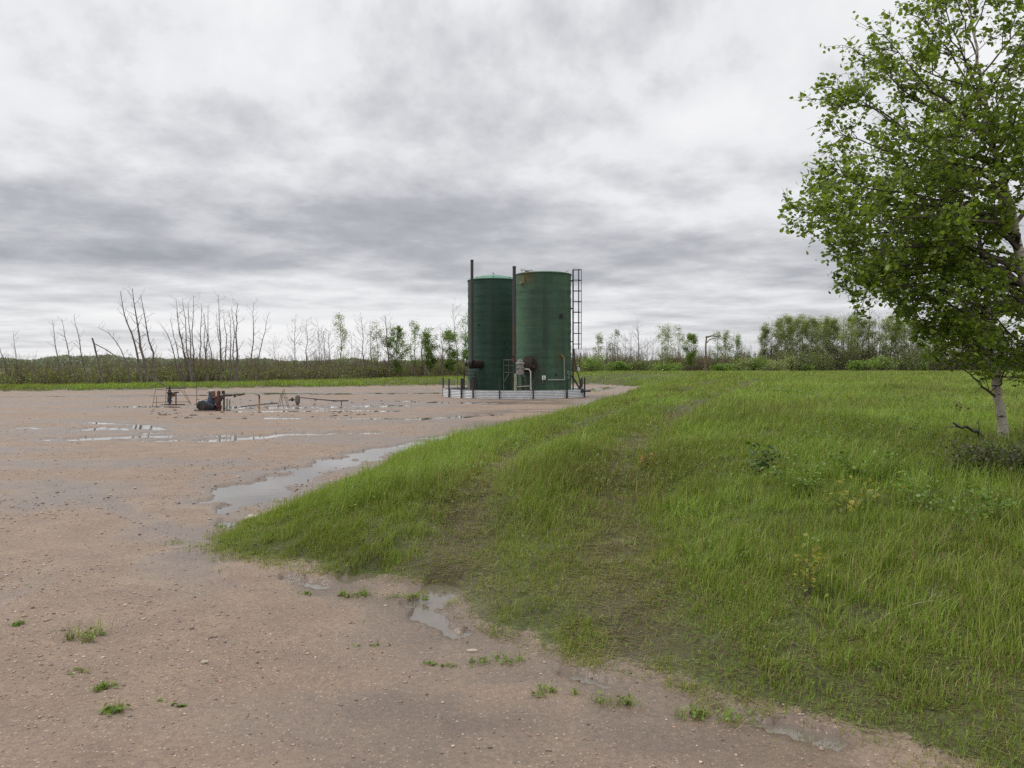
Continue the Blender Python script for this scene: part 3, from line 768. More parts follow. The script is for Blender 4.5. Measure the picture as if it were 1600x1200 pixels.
# ------------------------------------------------------------------ thicket, bushes, distant forest
LINE = np.array([(-70, 30), (-50, 49), (-38, 60.5), (-23, 69), (-13, 84), (-7, 96), (8, 112), (22, 117), (46, 124), (76, 124), (110, 108), (150, 85)])
def build_thicket():
    rng = np.random.default_rng(41)
    seg = np.hypot(*np.diff(LINE, axis=0).T); cum = np.concatenate([[0], np.cumsum(seg)])
    n = 2100
    s = rng.uniform(0, cum[-1], n); k = np.clip(np.searchsorted(cum, s) - 1, 0, len(seg) - 1)
    t = (s - cum[k]) / seg[k]
    p = LINE[k] + (LINE[k + 1] - LINE[k]) * t[:, None]
    dv = (LINE[k + 1] - LINE[k]) / seg[k][:, None]
    off = rng.uniform(0, 1, n) ** 1.3 * 11 + .4
    x = p[:, 0] - dv[:, 1] * off; y = p[:, 1] + dv[:, 0] * off
    z = terrain(x, y)
    hgt = (1.50 + 1.0 * sst(-32, 20, x) + .9 * sst(25, 60, x)) * (.12 + .75 * fbm(x * .30, y * .30, 81) + .70 * vnoise(x * 1.3, y * 1.3, 82)) * (.75 + .04 * off)
    bare = .5 + 1.5 * (fbm(x * .16, y * .16, 83) - .52) + rng.normal(0, .12, n)
    VV, QQ, CC, o = [], [], [], 0
    # leaves
    nl = 80
    ca = np.repeat(np.stack([x, y, z], 1), nl, 0); hh = np.repeat(hgt, nl)
    m = len(ca); u = rng.random(m) ** .8
    rr = np.repeat(rng.uniform(.45, .9, n), nl) * (.45 + .75 * np.sin(PI * np.clip(u, 0, 1) ** .8))
    aa = rng.uniform(0, 2 * PI, m); rad = rr * np.sqrt(rng.random(m))
    c = ca + np.stack([rad * np.cos(aa), rad * np.sin(aa), u * hh * rng.uniform(.85, 1.1, m)], 1)
    bb = np.repeat(bare, nl)
    pal = np.array([(.200, .165, .130), (.165, .145, .100), (.150, .165, .065), (.145, .195, .050), (.20, .25, .075)])
    q = np.clip((.70 - bb) * 6.5 + .2 * np.repeat(sst(-20, 40, x), nl) * 3 + rng.normal(0, .9, m) + 1.45, 0, 4).astype(int)
    C = pal[q] * rng.uniform(.65, 1.25, m)[:, None]
    V, Q, C = quads(c, rng.uniform(.07, .17, m) * np.repeat(.75 + np.hypot(x, y) / 220, nl), C, rng)
    VV.append(V); QQ.append(Q); CC.append(C); o += len(V)
    # stems as thin ribbons crossing in two planes
    ns = 16
    b = np.repeat(np.stack([x, y, z], 1), ns, 0); m = len(b); hh = np.repeat(hgt, ns) * rng.uniform(.7, 1.6, m)
    b = b + np.stack([rng.normal(0, .25, m), rng.normal(0, .25, m), np.zeros(m)], 1)
    e = b + np.stack([rng.normal(0, .42, m), rng.normal(0, .42, m), hh], 1)
    w = rng.uniform(.010, .028, m)
    for ax in (0, 1):
        sd = np.zeros((m, 3)); sd[:, ax] = w
        V = np.stack([b - sd, b + sd, e + sd * .3, e - sd * .3], 1).reshape(-1, 3)
        VV.append(V); QQ.append(np.arange(4 * m).reshape(-1, 4) + o); o += len(V)
        CC.append(np.repeat(np.array([(.24, .20, .17), (.17, .14, .12)])[rng.integers(0, 2, m)], 4, 0))
    ob = mesh_obj('thicket', np.concatenate(VV), np.concatenate(QQ), M['leaf'], col=np.concatenate(CC))
    tag(ob, 'tangled brownish-green willow thicket along the back of the bank', 'thicket', kind='stuff')
build_thicket()

def build_far():
    rng = np.random.default_rng(43)
    n = 70000
    a = rng.uniform(-.8, .8, n); r = rng.uniform(330, 420, n)
    x = r * np.sin(a); y = r * np.cos(a)
    px = CX + F * x / y
    hgt = 1.9 + 2.2 * fbm(px * .02, px * 0, 91) + 1.1 * np.exp(-((px - 98) / 26) ** 2) + 1.8 * np.exp(-((px - 180) / 40) ** 2)
    u = rng.random(n) ** .8
    c = np.stack([x, y, .7 + u * hgt], 1)
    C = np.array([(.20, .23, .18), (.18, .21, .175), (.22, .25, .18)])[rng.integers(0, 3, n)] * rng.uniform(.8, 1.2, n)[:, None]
    V, Q, C = quads(c, rng.uniform(.8, 1.7, n), C, rng)
    tag(mesh_obj('distant_forest', V, Q, M['leaf'], col=C), 'dim blue-green line of forest along the horizon', 'forest', kind='stuff')
build_far()

def bush(label, px, Y, wpx, tpy, leafc, seed, group='rounded bushes in front of the right-hand thicket', nl=900, name='bush', cat='bush', dens=1.0, lsize=.13):
    rng = np.random.default_rng(seed)
    b = at(px, Y); root = thing(name, label, cat, b, group)
    hgt = P3(px, tpy, Y)[2] - b[2]; R = wpx / F * Y / 2
    st = MB()
    for i in range(14 if name == 'bush' else 46):
        a = rng.uniform(0, 2 * PI); e = np.array([math.cos(a) * R * rng.uniform(.2, .9), math.sin(a) * R * rng.uniform(.2, .9), hgt * rng.uniform(.6, 1.02)])
        q = np.array([rng.normal(0, R * .15), rng.normal(0, R * .15), -.03])
        st.tube(wobble(q, e, 4, R * .04, rng), np.linspace(.012, .004, 4) * (hgt / 2 + .4), 4, False)
    st.build('stems', M['twig'], root)
    k = 13
    lobes = np.stack([rng.normal(0, R * .45, k), rng.normal(0, R * .45, k), hgt * rng.uniform(.25, .85, k)], 1)
    m = int(nl * dens)
    L = lobes[rng.integers(0, k, m)] + rng.normal(0, 1, (m, 3)) * np.array([R * .30, R * .30, hgt * .17])
    L = L[(L[:, 2] > .02 * hgt) & (L[:, 2] < hgt * 1.08)]
    m = len(L)
    pal = np.array(LEAFCOL[leafc])
    C = pal[rng.integers(0, len(pal), m)] * rng.uniform(.65, 1.3, m)[:, None]
    V, Q, C = quads(L, rng.uniform(.6, 1.3, m) * lsize, C, rng, .2)
    mesh_obj('leaves', V, Q, M['leaf'], root, col=C)
    return root
for i, (px, wpx, tpy, lc, lab) in enumerate([
        (928, 46, 556, 'green', 'green rounded bush beside the ladder side of the tanks'),
        (968, 30, 565, 'bright', 'small yellow-green bush, second right of the tanks'),
        (1000, 48, 563, 'olive', 'wide dark olive bush below the dark tall bare tree'),
        (1040, 40, 566, 'green', 'green bush below the pair of pale aspens'),
        (1130, 36, 568, 'bright', 'low yellow-green bush right of the brown broken trunk'),
        (1155, 34, 560, 'pale', 'pale green bush between the yellow-green one and the darker round one'),
        (1178, 34, 557, 'green', 'darker green round bush left of the grove'),
        (1212, 40, 563, 'pale', 'pale straggly bush under the left end of the grove'),
        (1236, 24, 558, 'pale', 'greyish upright bush left of the large dark bush'),
        (1250, 52, 546, 'olive', 'large dark green bush under the grove'),
        (1256, 18, 570, 'bright', 'tiny light bush in front of the large dark bush'),
        (1285, 46, 552, 'olive', 'broad dark bush right of the large dark bush'),
        (1338, 24, 564, 'bright', 'light green sapling bush in front of the grey tangle'),
        (1375, 44, 556, 'green', 'mid green bush under the right part of the grove'),
        (1432, 60, 545, 'olive', 'big dark bush left of the foreground tree'),
        (1440, 16, 566, 'bright', 'small fresh green sapling beside the big dark bush')]):
    bush(lab, px, 110 + (i % 4) * 1.5 if px > 1050 else 104 + (i % 3), wpx, tpy, lc, 500 + i, lsize=.24)

# ------------------------------------------------------------------ foreground trees
def big_tree(name, label, trunk, rad, limbs, seed, leaf_c, nsec=10, dens=1.0):
    """trunk: 3D points; limbs: (t along trunk, tip, leafiness, droop)"""
    rng = np.random.default_rng(seed)
    trunk = np.array(trunk); b = trunk[0].copy(); trunk = trunk - b
    root = thing(name, label, 'tree', b)
    # resample trunk smoothly
    s = np.linspace(0, 1, len(trunk)); ss = np.linspace(0, 1, 40)
    def cr(q):
        return np.stack([np.interp(ss, s, q[:, k]) for k in range(3)], 1)
    p = cr(trunk)
    for _ in range(2): p[1:-1] = (p[:-2] + 2 * p[1:-1] + p[2:]) / 4
    p[1:-1] += rng.normal(0, .006, (38, 3))
    rr = np.interp(ss, np.linspace(0, 1, len(rad)), rad)
    rr = rr * KT
    tb = MB(); tb.tube(p, rr * (1 + rng.normal(0, .03, 40)), 12)
    tb.build('trunk', M['birch'], root)
    lm = MB(); LP = []
    for (t, tip, leaf, droop) in limbs:
        if .3 < leaf < .85: leaf = leaf * .6 + .36
        k = t * 39; i0 = min(int(k), 38); q = p[i0] + (p[i0 + 1] - p[i0]) * (k - i0)
        e = np.array(tip) - b
        L = np.linalg.norm(e - q)
        n = 9
        bp = wobble(q, e, n, L * .018, rng)
        tt = np.linspace(0, 1, n)
        bp[:, 2] += droop * L * np.sin(PI * tt)
        r0 = min(.0085 + L * .0105, rr[i0] * .62)
        lm.tube(bp, np.linspace(r0, .0035, n), 6, False)
        axis = (e - q) / L
        for sct in range(int(nsec * (0.6 + L * .35))):
            u = rng.uniform(.22, 1.0) if leaf > .3 else rng.uniform(.15, 1)
            if sct < 3: u = 1.0 - .06 * sct
            kk = u * (n - 1); j0 = min(int(kk), n - 2); q2 = bp[j0] + (bp[j0 + 1] - bp[j0]) * (kk - j0)
            d = axis * rng.uniform(.3, .9) + rng.normal(0, .55, 3); d[2] += .12; d /= np.linalg.norm(d)
            L2 = rng.uniform(.25, .62) * (.55 + .6 * (1 - u)) * min(1.15, .5 + L * .35)
            e2 = q2 + d * L2
            sp = wobble(q2, e2, 5, L2 * .04, rng)
            lm.tube(sp, np.linspace(.0055, .0022, 5), 4, False)
            if leaf <= 0:
                continue
            for w in range(7):
                u2 = rng.uniform(.2, 1.0); k3 = u2 * 4; j3 = min(int(k3), 3); q3 = sp[j3] + (sp[j3 + 1] - sp[j3]) * (k3 - j3)
                d3 = d * .5 + rng.normal(0, .6, 3); d3[2] += .05; d3 /= np.linalg.norm(d3)
                e3 = q3 + d3 * rng.uniform(.08, .24)
                lm.tube(np.array([q3, (q3 + e3) / 2, e3]), [.0025, .002, .0014], 3, False)
                m = rng.poisson(6.6 * leaf * dens)
                if m:
                    f = rng.uniform(.15, 1.05, m)[:, None]
                    LP.append(q3 + (e3 - q3) * f + rng.normal(0, .028, (m, 3)) + np.array([0, 0, -.015]))
    lm.build('branches', M['twig'], root)
    c = np.concatenate(LP); m = len(c)
    pal = np.array(leaf_c)
    C = pal[rng.integers(0, len(pal), m)] * rng.uniform(.75, 1.25, m)[:, None]
    V, Q, C = leafquads(c, np.clip(rng.normal(.054, .013, m), .022, .085) * KT, C, rng, .55)
    mesh_obj('crown', V, Q, M['leaf'], root, col=C)
    return root

B0 = hit(1569, 692)
YB = B0[1]; KT = YB / 11.0
print('YB', YB, B0)
def Q3(px, py, dy=0.0, Y=None): return P3(px, py, (Y or YB) + dy)
LG = [(.18, .255, .034), (.15, .225, .028), (.22, .295, .045), (.125, .19, .024)]
tr1 = [B0 - np.array([0, 0, .05])] + [Q3(*q) for q in [(1565, 650), (1558, 610), (1551, 575), (1547, 540), (1544, 505), (1541, 465), (1537, 420), (1531, 370), (1524, 320), (1518, 270), (1510, 215)]]
def tt1(py): return float(np.clip((692 - py) / (692 - 215), 0, 1))
rg = np.random.default_rng(5)
lim1 = [(tt1(560), Q3(1602, 572, .2), .8, .04), (tt1(545), Q3(1592, 556, -.6), .9, .05), (tt1(535), Q3(1478, 541, .8), .7, .05), (tt1(618), Q3(1501, 575, -.2), 0, .03), (tt1(572), Q3(1466, 549, .2), 0, .02), (tt1(575), Q3(1602, 590, -.3), .12, .03), (tt1(604), Q3(1577, 562, .2), 0, 0),
        (tt1(545), Q3(1478, 498, -.3), .9, .05), (tt1(540), Q3(1455, 520, .3), .9, .04), (tt1(520), Q3(1432, 500, -.1), 1.0, .08), (tt1(510), Q3(1600, 545, -.2), .8, .03),
        (tt1(500), Q3(1400, 440, .5), .9, .05), (tt1(490), Q3(1420, 470, -.7), 1.0, .05), (tt1(480), Q3(1500, 470, -1.2), 1.0, .05), (tt1(470), Q3(1600, 480, .6), .9, .05),
        (tt1(470), Q3(1500, 520, 1.1), 1.0, .05), (tt1(450), Q3(1370, 430, .2), 1.0, .06), (tt1(430), Q3(1455, 400, -.9), .9, .05), (tt1(410), Q3(1480, 380, 1.0), .9, .05),
        (tt1(390), Q3(1420, 345, .2), .8, .05), (tt1(360), Q3(1560, 330, -.7), .8, .05), (tt1(330), Q3(1470, 280, .5), .8, .04), (tt1(290), Q3(1545, 235, -.4), .8, .04),
        (1.0, Q3(1500, 165, .1), .8, 0), (tt1(550), Q3(1540, 525, -.9), .9, .05), (tt1(555), Q3(1560, 540, .9), .8, .05), (tt1(530), Q3(1500, 545, -.5), .6, .05)]
big_tree('birch_tree', 'white-barked birch rooted in the grass at the right, its whole trunk in view', tr1, [.078, .058, .053, .049, .045, .041, .037, .032, .026, .020, .014, .008], lim1, 901, LG)
Y2 = YB - .2
B2 = at(1655, Y2 + .1)
tr2 = [B2 - np.array([0, 0, .05])] + [Q3(px, py, 0, Y2) for px, py in [(1640, 640), (1625, 560), (1612, 490), (1602, 440), (1592, 395), (1586, 355), (1577, 315), (1566, 278), (1554, 238), (1546, 200), (1536, 150), (1526, 95), (1518, 30), (1512, -40), (1506, -110)]]
def tt2(py): return float(np.clip((len(tr2) - 1) and np.interp(-py, [-730, -640, -560, -490, -440, -395, -355, -315, -278, -238, -200, -150, -95, -30, 40, 110], np.linspace(0, 1, 16)), 0, 1))
def R3(px, py, dy=0.0): return P3(px, py, Y2 + dy)
lim2 = [(tt2(455), R3(1335, 462, -.5), 1.0, .16), (tt2(440), R3(1318, 425, .2), 1.0, .12), (tt2(448), R3(1350, 448, .6), 1.0, .10), (tt2(452), R3(1400, 455, -.6), 1.0, .10), (tt2(425), R3(1360, 415, .0), 1.0, .06), (tt2(410), R3(1335, 400, .8), 1.0, .06), (tt2(470), R3(1430, 470, .3), 1.0, .10), (tt2(350), R3(1330, 352, .9), 1.0, .04), (tt2(430), R3(1345, 395, -1.0), 1.0, .1), (tt2(420), R3(1308, 372, .4), 1.0, .12),
        (tt2(345), R3(1252, 328, -.2), 1.0, .05), (tt2(360), R3(1275, 345, .3), 1.0, .07), (tt2(340), R3(1305, 330, -.9), .95, .03), (tt2(335), R3(1290, 300, .5), 1.0, .02),
        (tt2(320), R3(1300, 262, -.1), 1.0, .02), (tt2(300), R3(1335, 240, .7), .9, .0), (tt2(290), R3(1330, 285, -1.1), .9, .0), (tt2(275), R3(1308, 210, .2), .7, -.02),
        (tt2(270), R3(1308, 140, .0), .8, -.02), (tt2(250), R3(1335, 160, -.6), .8, -.02), (tt2(235), R3(1350, 85, .2), .6, -.04), (tt2(215), R3(1385, 60, -.2), .45, -.02),
        (tt2(200), R3(1395, 110, .7), .6, 0), (tt2(190), R3(1440, 30, .3), .4, -.02), (tt2(170), R3(1425, 95, -.8), .5, 0), (tt2(150), R3(1470, -20, .5), .5, 0),
        (tt2(120), R3(1460, 30, -.6), .5, 0), (tt2(90), R3(1470, -60, .2), .6, 0), (tt2(60), R3(1560, -90, .4), .7, 0), (tt2(20), R3(1480, -120, -.3), .7, 0), (tt2(-30), R3(1540, -170, 0), .8, 0),
        (tt2(400), R3(1410, 385, .9), .95, .1), (tt2(390), R3(1380, 350, -1.2), .95, .08), (tt2(370), R3(1420, 300, -.9), .9, .05), (tt2(330), R3(1400, 270, 1.1), .9, .05), (tt2(300), R3(1420, 215, -1.0), .85, .0),
        (tt2(260), R3(1405, 190, .9), .85, 0), (tt2(230), R3(1470, 160, 1.0), .8, 0), (tt2(210), R3(1480, 215, -1.2), .85, .05),
        (tt2(480), R3(1520, 450, -1.0), 1.0, .1), (tt2(460), R3(1470, 430, .9), .95, .1), (tt2(380), R3(1500, 350, -1.3), .9, .08), (tt2(310), R3(1500, 280, 1.2), .9, .05),
        (tt2(500), R3(1545, 485, 1.0), .9, .1), (tt2(330), R3(1640, 250, -.6), 1.0, .05), (tt2(280), R3(1625, 190, .3), 1.0, .05), (tt2(240), R3(1610, 120, -.4), 1.0, .03),
        (tt2(200), R3(1600, 80, .4), 1.0, .03), (tt2(160), R3(1600, 60, -.6), .9, .0), (tt2(260), R3(1590, 200, -.9), 1.0, .05), (tt2(400), R3(1700, 330, .2), 1.0, .05),
        (tt2(350), R3(1700, 240, .6), 1.0, .05), (tt2(450), R3(1720, 420, -.4), .9, .05), (tt2(120), R3(1620, -10, .2), .9, 0), (tt2(560), R3(1540, 488, -.3), .15, .02), (tt2(545), R3(1720, 520, .2), .8, 0),
        (tt2(290), R3(1600, 250, -1.0), .9, 0), (tt2(230), R3(1560, 130, -.9), .8, 0), (tt2(500), R3(1640, 470, -.6), .8, .05)]
big_tree('birch_tree', 'tall birch whose trunk leans in from beyond the right edge', tr2, [.095, .085, .078, .072, .066, .06, .054, .048, .042, .036, .030, .024, .018, .013, .009, .004], lim2, 902, LG)
# shrub and dead wood at the foot of the birch
sb = bush('dark low shrub tangled round the foot of the birch', 1548, hit(1545, 745)[1], 150, 692, 'shade', 950, None, 1700, 'shrub', 'shrub', lsize=.034)
bush('dark low shrub at the right edge beside the birch', 1625, hit(1590, 760)[1], 130, 698, 'shade', 951, None, 1500, 'shrub', 'shrub', lsize=.034)

def dead_branch(label, pxs, Y, r, mat, name='dead_branch', cat='branch', twigs=0):
    rng = np.random.default_rng(len(label))
    p = np.array([P3(px, py, Y) for px, py in pxs]); b = p[-1].copy(); b[2] = H(b[0], b[1])
    t = np.linspace(0, 1, len(p)); tt = np.linspace(0, 1, 12)
    q = np.stack([np.interp(tt, t, p[:, k]) for k in range(3)], 1) - p[-1]
    q[1:-1] += rng.normal(0, .008, (10, 3))
    root = MB().tube(q, np.linspace(r * .4, r, 12), 6)
    for i in range(twigs):
        k = rng.integers(2, 9); e = q[k] + rng.normal(0, .07, 3) + np.array([-.06, 0, .06])
        root.tube(np.array([q[k], e]), [r * .35, .002], 4)
    o = root.build(name, mat)
    o.location = [float(v) for v in b]
    return tag(o, label, cat)
dead_branch('dark crooked dead branch reaching left from the foot of the birch', [(1489, 664), (1502, 669), (1520, 673), (1533, 681), (1546, 700)], YB - .3, .022, M['dark'], twigs=3)
dead_branch('thin dark dead stick lying over the grass left of the crooked branch', [(1420, 659), (1445, 664), (1468, 671)], YB + .6, .013, M['dark'], twigs=2)
hs = hit(1400, 955)
dead_branch('long dry straw-coloured stem leaning across the near grass', [(1478, 904), (1440, 910), (1405, 922), (1380, 936)], hs[1] - .05, .004, simple('dry_stem', (.42, .35, .22), .8), 'dry_stem', 'dry stem')

# ------------------------------------------------------------------ weeds and tufts that stand alone
def leafy_weed(label, px, py, h, w, pal, seed, n=260, ls=.045, name='weed'):
    rng = np.random.default_rng(seed)
    b = hit(px, py); root = thing(name, label, 'weed', b)
    n = int(n * .45); st = MB(); pts = []
    for i in range(7):
        e = np.array([rng.normal(0, w * .45), rng.normal(0, w * .45), h * rng.uniform(.6, 1.05)])
        q = np.array([rng.normal(0, w * .15), rng.normal(0, w * .15), -.02])
        p = wobble(q, e, 6, h * .02, rng); st.tube(p, np.linspace(.003, .0015, 6), 4, False); pts += list(p[2:])
    st.build('stem', M['stem'], root)
    pts = np.array(pts); c = pts[rng.integers(0, len(pts), n)] + rng.normal(0, .045, (n, 3)) * np.array([1, 1, .5])
    C = np.array(pal)[rng.integers(0, len(pal), n)] * rng.uniform(.75, 1.25, n)[:, None]
    V, Q, C = leafquads(c, rng.uniform(.6, 1.2, n) * ls, C, rng, 1.0)
    mesh_obj('leaves', V, Q, M['leaf'], root, col=C)
GW = [(.15, .24, .04), (.17, .255, .05), (.125, .205, .035)]; YW = [(.32, .27, .05), (.24, .24, .045), (.16, .21, .04)]
leafy_weed('clump of light green leafy rose stems left of the yellowing weed', 1258, 772, .30, .42, GW, 601, 620, .034)
leafy_weed('small dark leafy weed left of the light green clump', 1190, 745, .30, .3, [(.06, .11, .02), (.07, .13, .02)], 602)
leafy_weed('leafy green weed behind the yellowing weed', 1345, 752, .30, .5, GW, 603, 560, .034)
leafy_weed('yellowing leafy weed low in the grass', 1328, 800, .24, .28, YW, 604, 160)
leafy_weed('tall yellow-leaved weed alone in the near grass', 1266, 930, .34, .10, YW, 605, 240, .030)
leafy_weed('pale green leafy weed in front of the dark shrub', 1440, 800, .26, .45, GW, 606, 460, .032)
leafy_weed('leafy weed at the right near the shade of the birch', 1530, 815, .24, .4, GW, 607, 360, .032)
leafy_weed('orange-tinted weed high on the mound', 1010, 735, .22, .08, [(.36, .18, .04), (.22, .17, .03)], 608, 60, .04)
leafy_weed('dark dock stalk standing in the grass left of the birch', 1503, 655, .22, .10, [(.045, .035, .022), (.06, .045, .025)], 609, 120, .035)

def tuft(label, px, py, h, w, n, seed, straw=.1, leaf=0, name='grass_tuft'):
    rng = np.random.default_rng(seed)
    b = hit(px, py)
    kc = rng.normal(0, w * .55, (5, 2)) * np.array([1.5, .8]); pk = rng.integers(0, 5, n)
    sp = rng.uniform(.15, .6, 5)[pk][:, None] * w
    bxy = kc[pk] + rng.normal(0, 1, (n, 2)) * sp
    base = np.concatenate([bxy, np.full((n, 1), -.006)], 1); leaf = int(leaf * .5)
    V, T, C = blades(base, h * np.exp(rng.normal(-.2, .35, n)), rng.uniform(.0022, .0045, n), rng, straw + .15, .7)
    if leaf:
        V2, Q2, C2 = leafquads(base[rng.integers(0, n, leaf)] + np.stack([np.zeros(leaf), np.zeros(leaf), rng.uniform(.01, h * .5, leaf)], 1), rng.uniform(.012, .028, leaf),
                               np.array(GW)[rng.integers(0, 3, leaf)] * .9, rng, 1.0)
        o = mesh_obj(name, np.concatenate([V, V2]), [T, Q2 + len(V)], M['grass'], col=np.concatenate([C, C2]))
    else:
        o = mesh_obj(name, V, T, M['grass'], col=C)
    o.location = [float(v) for v in b]
    return tag(o, label, 'grass tuft', 'tufts growing on the gravel')
for a in [('small green tuft nearest the left edge on the gravel', 25, 976, .045, .045, 90, 701, .05, 60), ('tuft with tall upright stalks on the left gravel', 126, 998, .12, .075, 150, 702, .15, 120),
          ('thin reddish tuft below the tall-stalked one', 122, 1048, .03, .06, 70, 703, .6, 20), ('low green tuft on the lower left gravel', 161, 1078, .05, .045, 110, 704, .05, 70),
          ('leafy green tuft lowest on the left gravel', 175, 1110, .05, .05, 130, 705, .05, 110), ('tiny tuft alone at the bottom of the gravel', 284, 1104, .025, .02, 40, 706, .1, 20),
          ('tiny weak tuft left of the tiny bottom tuft', 258, 1098, .02, .04, 40, 707, .5, 10), ('green tuft on the mud below the front edge of the grass', 770, 1034, .06, .06, 140, 708, .05, 80),
          ('yellow-green tuft on the mud, lowest before the grass edge', 862, 1082, .06, .06, 100, 709, .2, 50), ('pale small tuft left of the green mud tuft', 706, 1041, .03, .03, 50, 710, .4, 20),
          ('faint small tuft, leftmost on the wet mud', 673, 1038, .035, .03, 50, 711, .4, 20), ('tuft at the water by the tyre rut', 640, 935, .07, .09, 160, 712, .2, 90),
          ('low tuft left of the rut water', 570, 930, .06, .08, 200, 713, .2, 120), ('reddish seedling tuft in the rut water', 655, 962, .07, .03, 60, 714, .7, 40),
          ('small tuft on the gravel left of the rut', 480, 927, .03, .05, 60, 715, .3, 40), ('tuft beside the bottom edge of the grass', 965, 1100, .07, .06, 130, 716, .1, 60),
          ('broad tuft at the bottom beside the grass corner', 1120, 1125, .09, .10, 220, 717, .1, 120), ('small dry tuft on the gravel above the wet patch', 575, 1010, .02, .05, 50, 718, .6, 20)]:
    tuft(*a)

def stone(label, px, py, s, seed):
    rng = np.random.default_rng(seed); b = hit(px, py)
    import bmesh
    bm = bmesh.new(); bmesh.ops.create_icosphere(bm, subdivisions=3, radius=1)
    for v in bm.verts:
        f = 1 + .22 * (vnoise(np.array(v.co.x * 2 + 9), np.array(v.co.y * 2 + v.co.z * 1.3), seed) - .5) * 2
        v.co = (v.co.x * s[0] * f, v.co.y * s[1] * f, v.co.z * s[2] * f)
    me = bpy.data.meshes.new('stone'); bm.to_mesh(me); bm.free(); me.materials.append(M['stone']); me.shade_smooth()
    o = bpy.data.objects.new('stone', me); COL.objects.link(o); o.location = (b[0], b[1], b[2] + s[2] * .3)
    tag(o, label, 'stone')
stone('pale round stone at the edge of the long puddle', 395, 813, (.10, .07, .05), 3)
stone('small pale stone alone on the lower gravel', 320, 1036, (.025, .02, .014), 4)
stone('flat pale stone by the wet mud below the grass', 738, 1018, (.032, .02, .010), 5)

# ------------------------------------------------------------------ tanks
RC = np.array([.16, 46.6]); RR = 4.0
T_R = np.array([1.71, 45.25]); T_L = np.array([-1.07, 48.5]); TR = 1.50; TH = 6.62

def angle_for(px, front=True):
    th = np.linspace(-PI / 2, PI / 2, 4000)
    X = RC[0] + RR * np.sin(th); Y = RC[1] - RR * np.cos(th) * (1 if front else -1)
    k = np.argmin(np.abs(CX + F * X / Y - px)); return math.atan2(Y[k] - RC[1], X[k] - RC[0])

def containment():
    root = thing('containment_ring', 'low corrugated galvanised steel ring wall round the two green tanks', 'containment wall', (RC[0], RC[1], 0))
    angs = sorted([angle_for(p) for p in (703, 722, 740, 781, 833, 885, 912)] + [angle_for(694, False), angle_for(735, False), angle_for(800, False), angle_for(865, False), angle_for(908, False)])
    prof = []
    n = 60
    for i in range(n + 1):
        z = -.06 + .50 * i / n
        prof.append((.012 * math.sin(2 * PI * z / .083), z))
    for i, a0 in enumerate(angs):
        a1 = angs[(i + 1) % len(angs)]
        if a1 < a0: a1 += 2 * PI
        m = max(3, int((a1 - a0) / .05))
        ta = np.linspace(a0 + .004, a1 - .004, m)
        V = []
        for th in (0.0, -.012):
            for a in ta:
                for dr, z in prof:
                    V.append(((RR + dr + th) * math.cos(a), (RR + dr + th) * math.sin(a), z))
        K = n + 1; N = m * K; Fs = []
        for s in range(m - 1):
            for k in range(n):
                q = s * K + k
                Fs.append((q, q + K, q + K + 1, q + 1)); Fs.append((N + q, N + q + 1, N + q + K + 1, N + q + K))
            Fs.append((s * K + n, (s + 1) * K + n, N + (s + 1) * K + n, N + s * K + n))
        MB().add(V, Fs).build('wall_panel', M['galv'], root)
        tall = {0: 1.02}.get(i, 1.02 + .05 * math.sin(i * 2.3))
        c, s_ = math.cos(a0), math.sin(a0)
        MB().box(((RR + .055) * c, (RR + .055) * s_, tall / 2 - .05), (.07, .05, tall + .1), a0).box(((RR + .06) * c, (RR + .06) * s_, .0), (.12, .10, .06), a0).build('post', M['dark'], root)
containment()

def onshell(px, py, T, off=.02):
    """local point on a tank's front surface (as seen from the camera) for a pixel of the photograph"""
    u = (px - CX) / F
    # |(u*Y - Tx, Y - Ty)| = R
    a = u * u + 1; b = -2 * (u * T[0] + T[1]); c = T[0] ** 2 + T[1] ** 2 - (TR + off) ** 2
    Y = (-b - math.sqrt(max(0, b * b - 4 * a * c))) / (2 * a)
    return np.array([u * Y - T[0], Y - T[1], CAMZ - (py - HY) / F * Y])

def shell(root, mat, roofmat, dome):
    rng = np.random.default_rng(3 if dome > .1 else 8)
    prof = [(TR + .02 * 0, 0.0)]
    nz = 46
    for i in range(nz + 1):
        z = TH * i / nz
        prof.append((TR + .010 * math.sin(i * 2.1) + rng.normal(0, .003), z))
    prof += [(TR + .035, TH - .02), (TR + .04, TH + .02), (TR - .02, TH + .05)]
    m = MB().lathe(prof[1:], 72); V = np.concatenate(m.V)
    a = np.arctan2(V[:, 1], V[:, 0]); k = 1 + .006 * (fbm(a * 3.0 + 20, V[:, 2] * .8, 5) - .5) * 2
    m.V = [V * np.stack([k, k, np.ones(len(k))], 1)]
    m.build('shell', mat, root)
    r = MB().lathe([(TR - .015, TH + .045), (TR - .2, TH + .06 + dome * .3), (TR * .55, TH + .05 + dome * .72), (TR * .2, TH + .05 + dome * .97), (.001, TH + .05 + dome)], 48)
    rf = r.build('roof', roofmat, root)
    return rf

def cyl_to(m, a, b, r, n=14): return m.tube(np.array([a, b]), r, n)

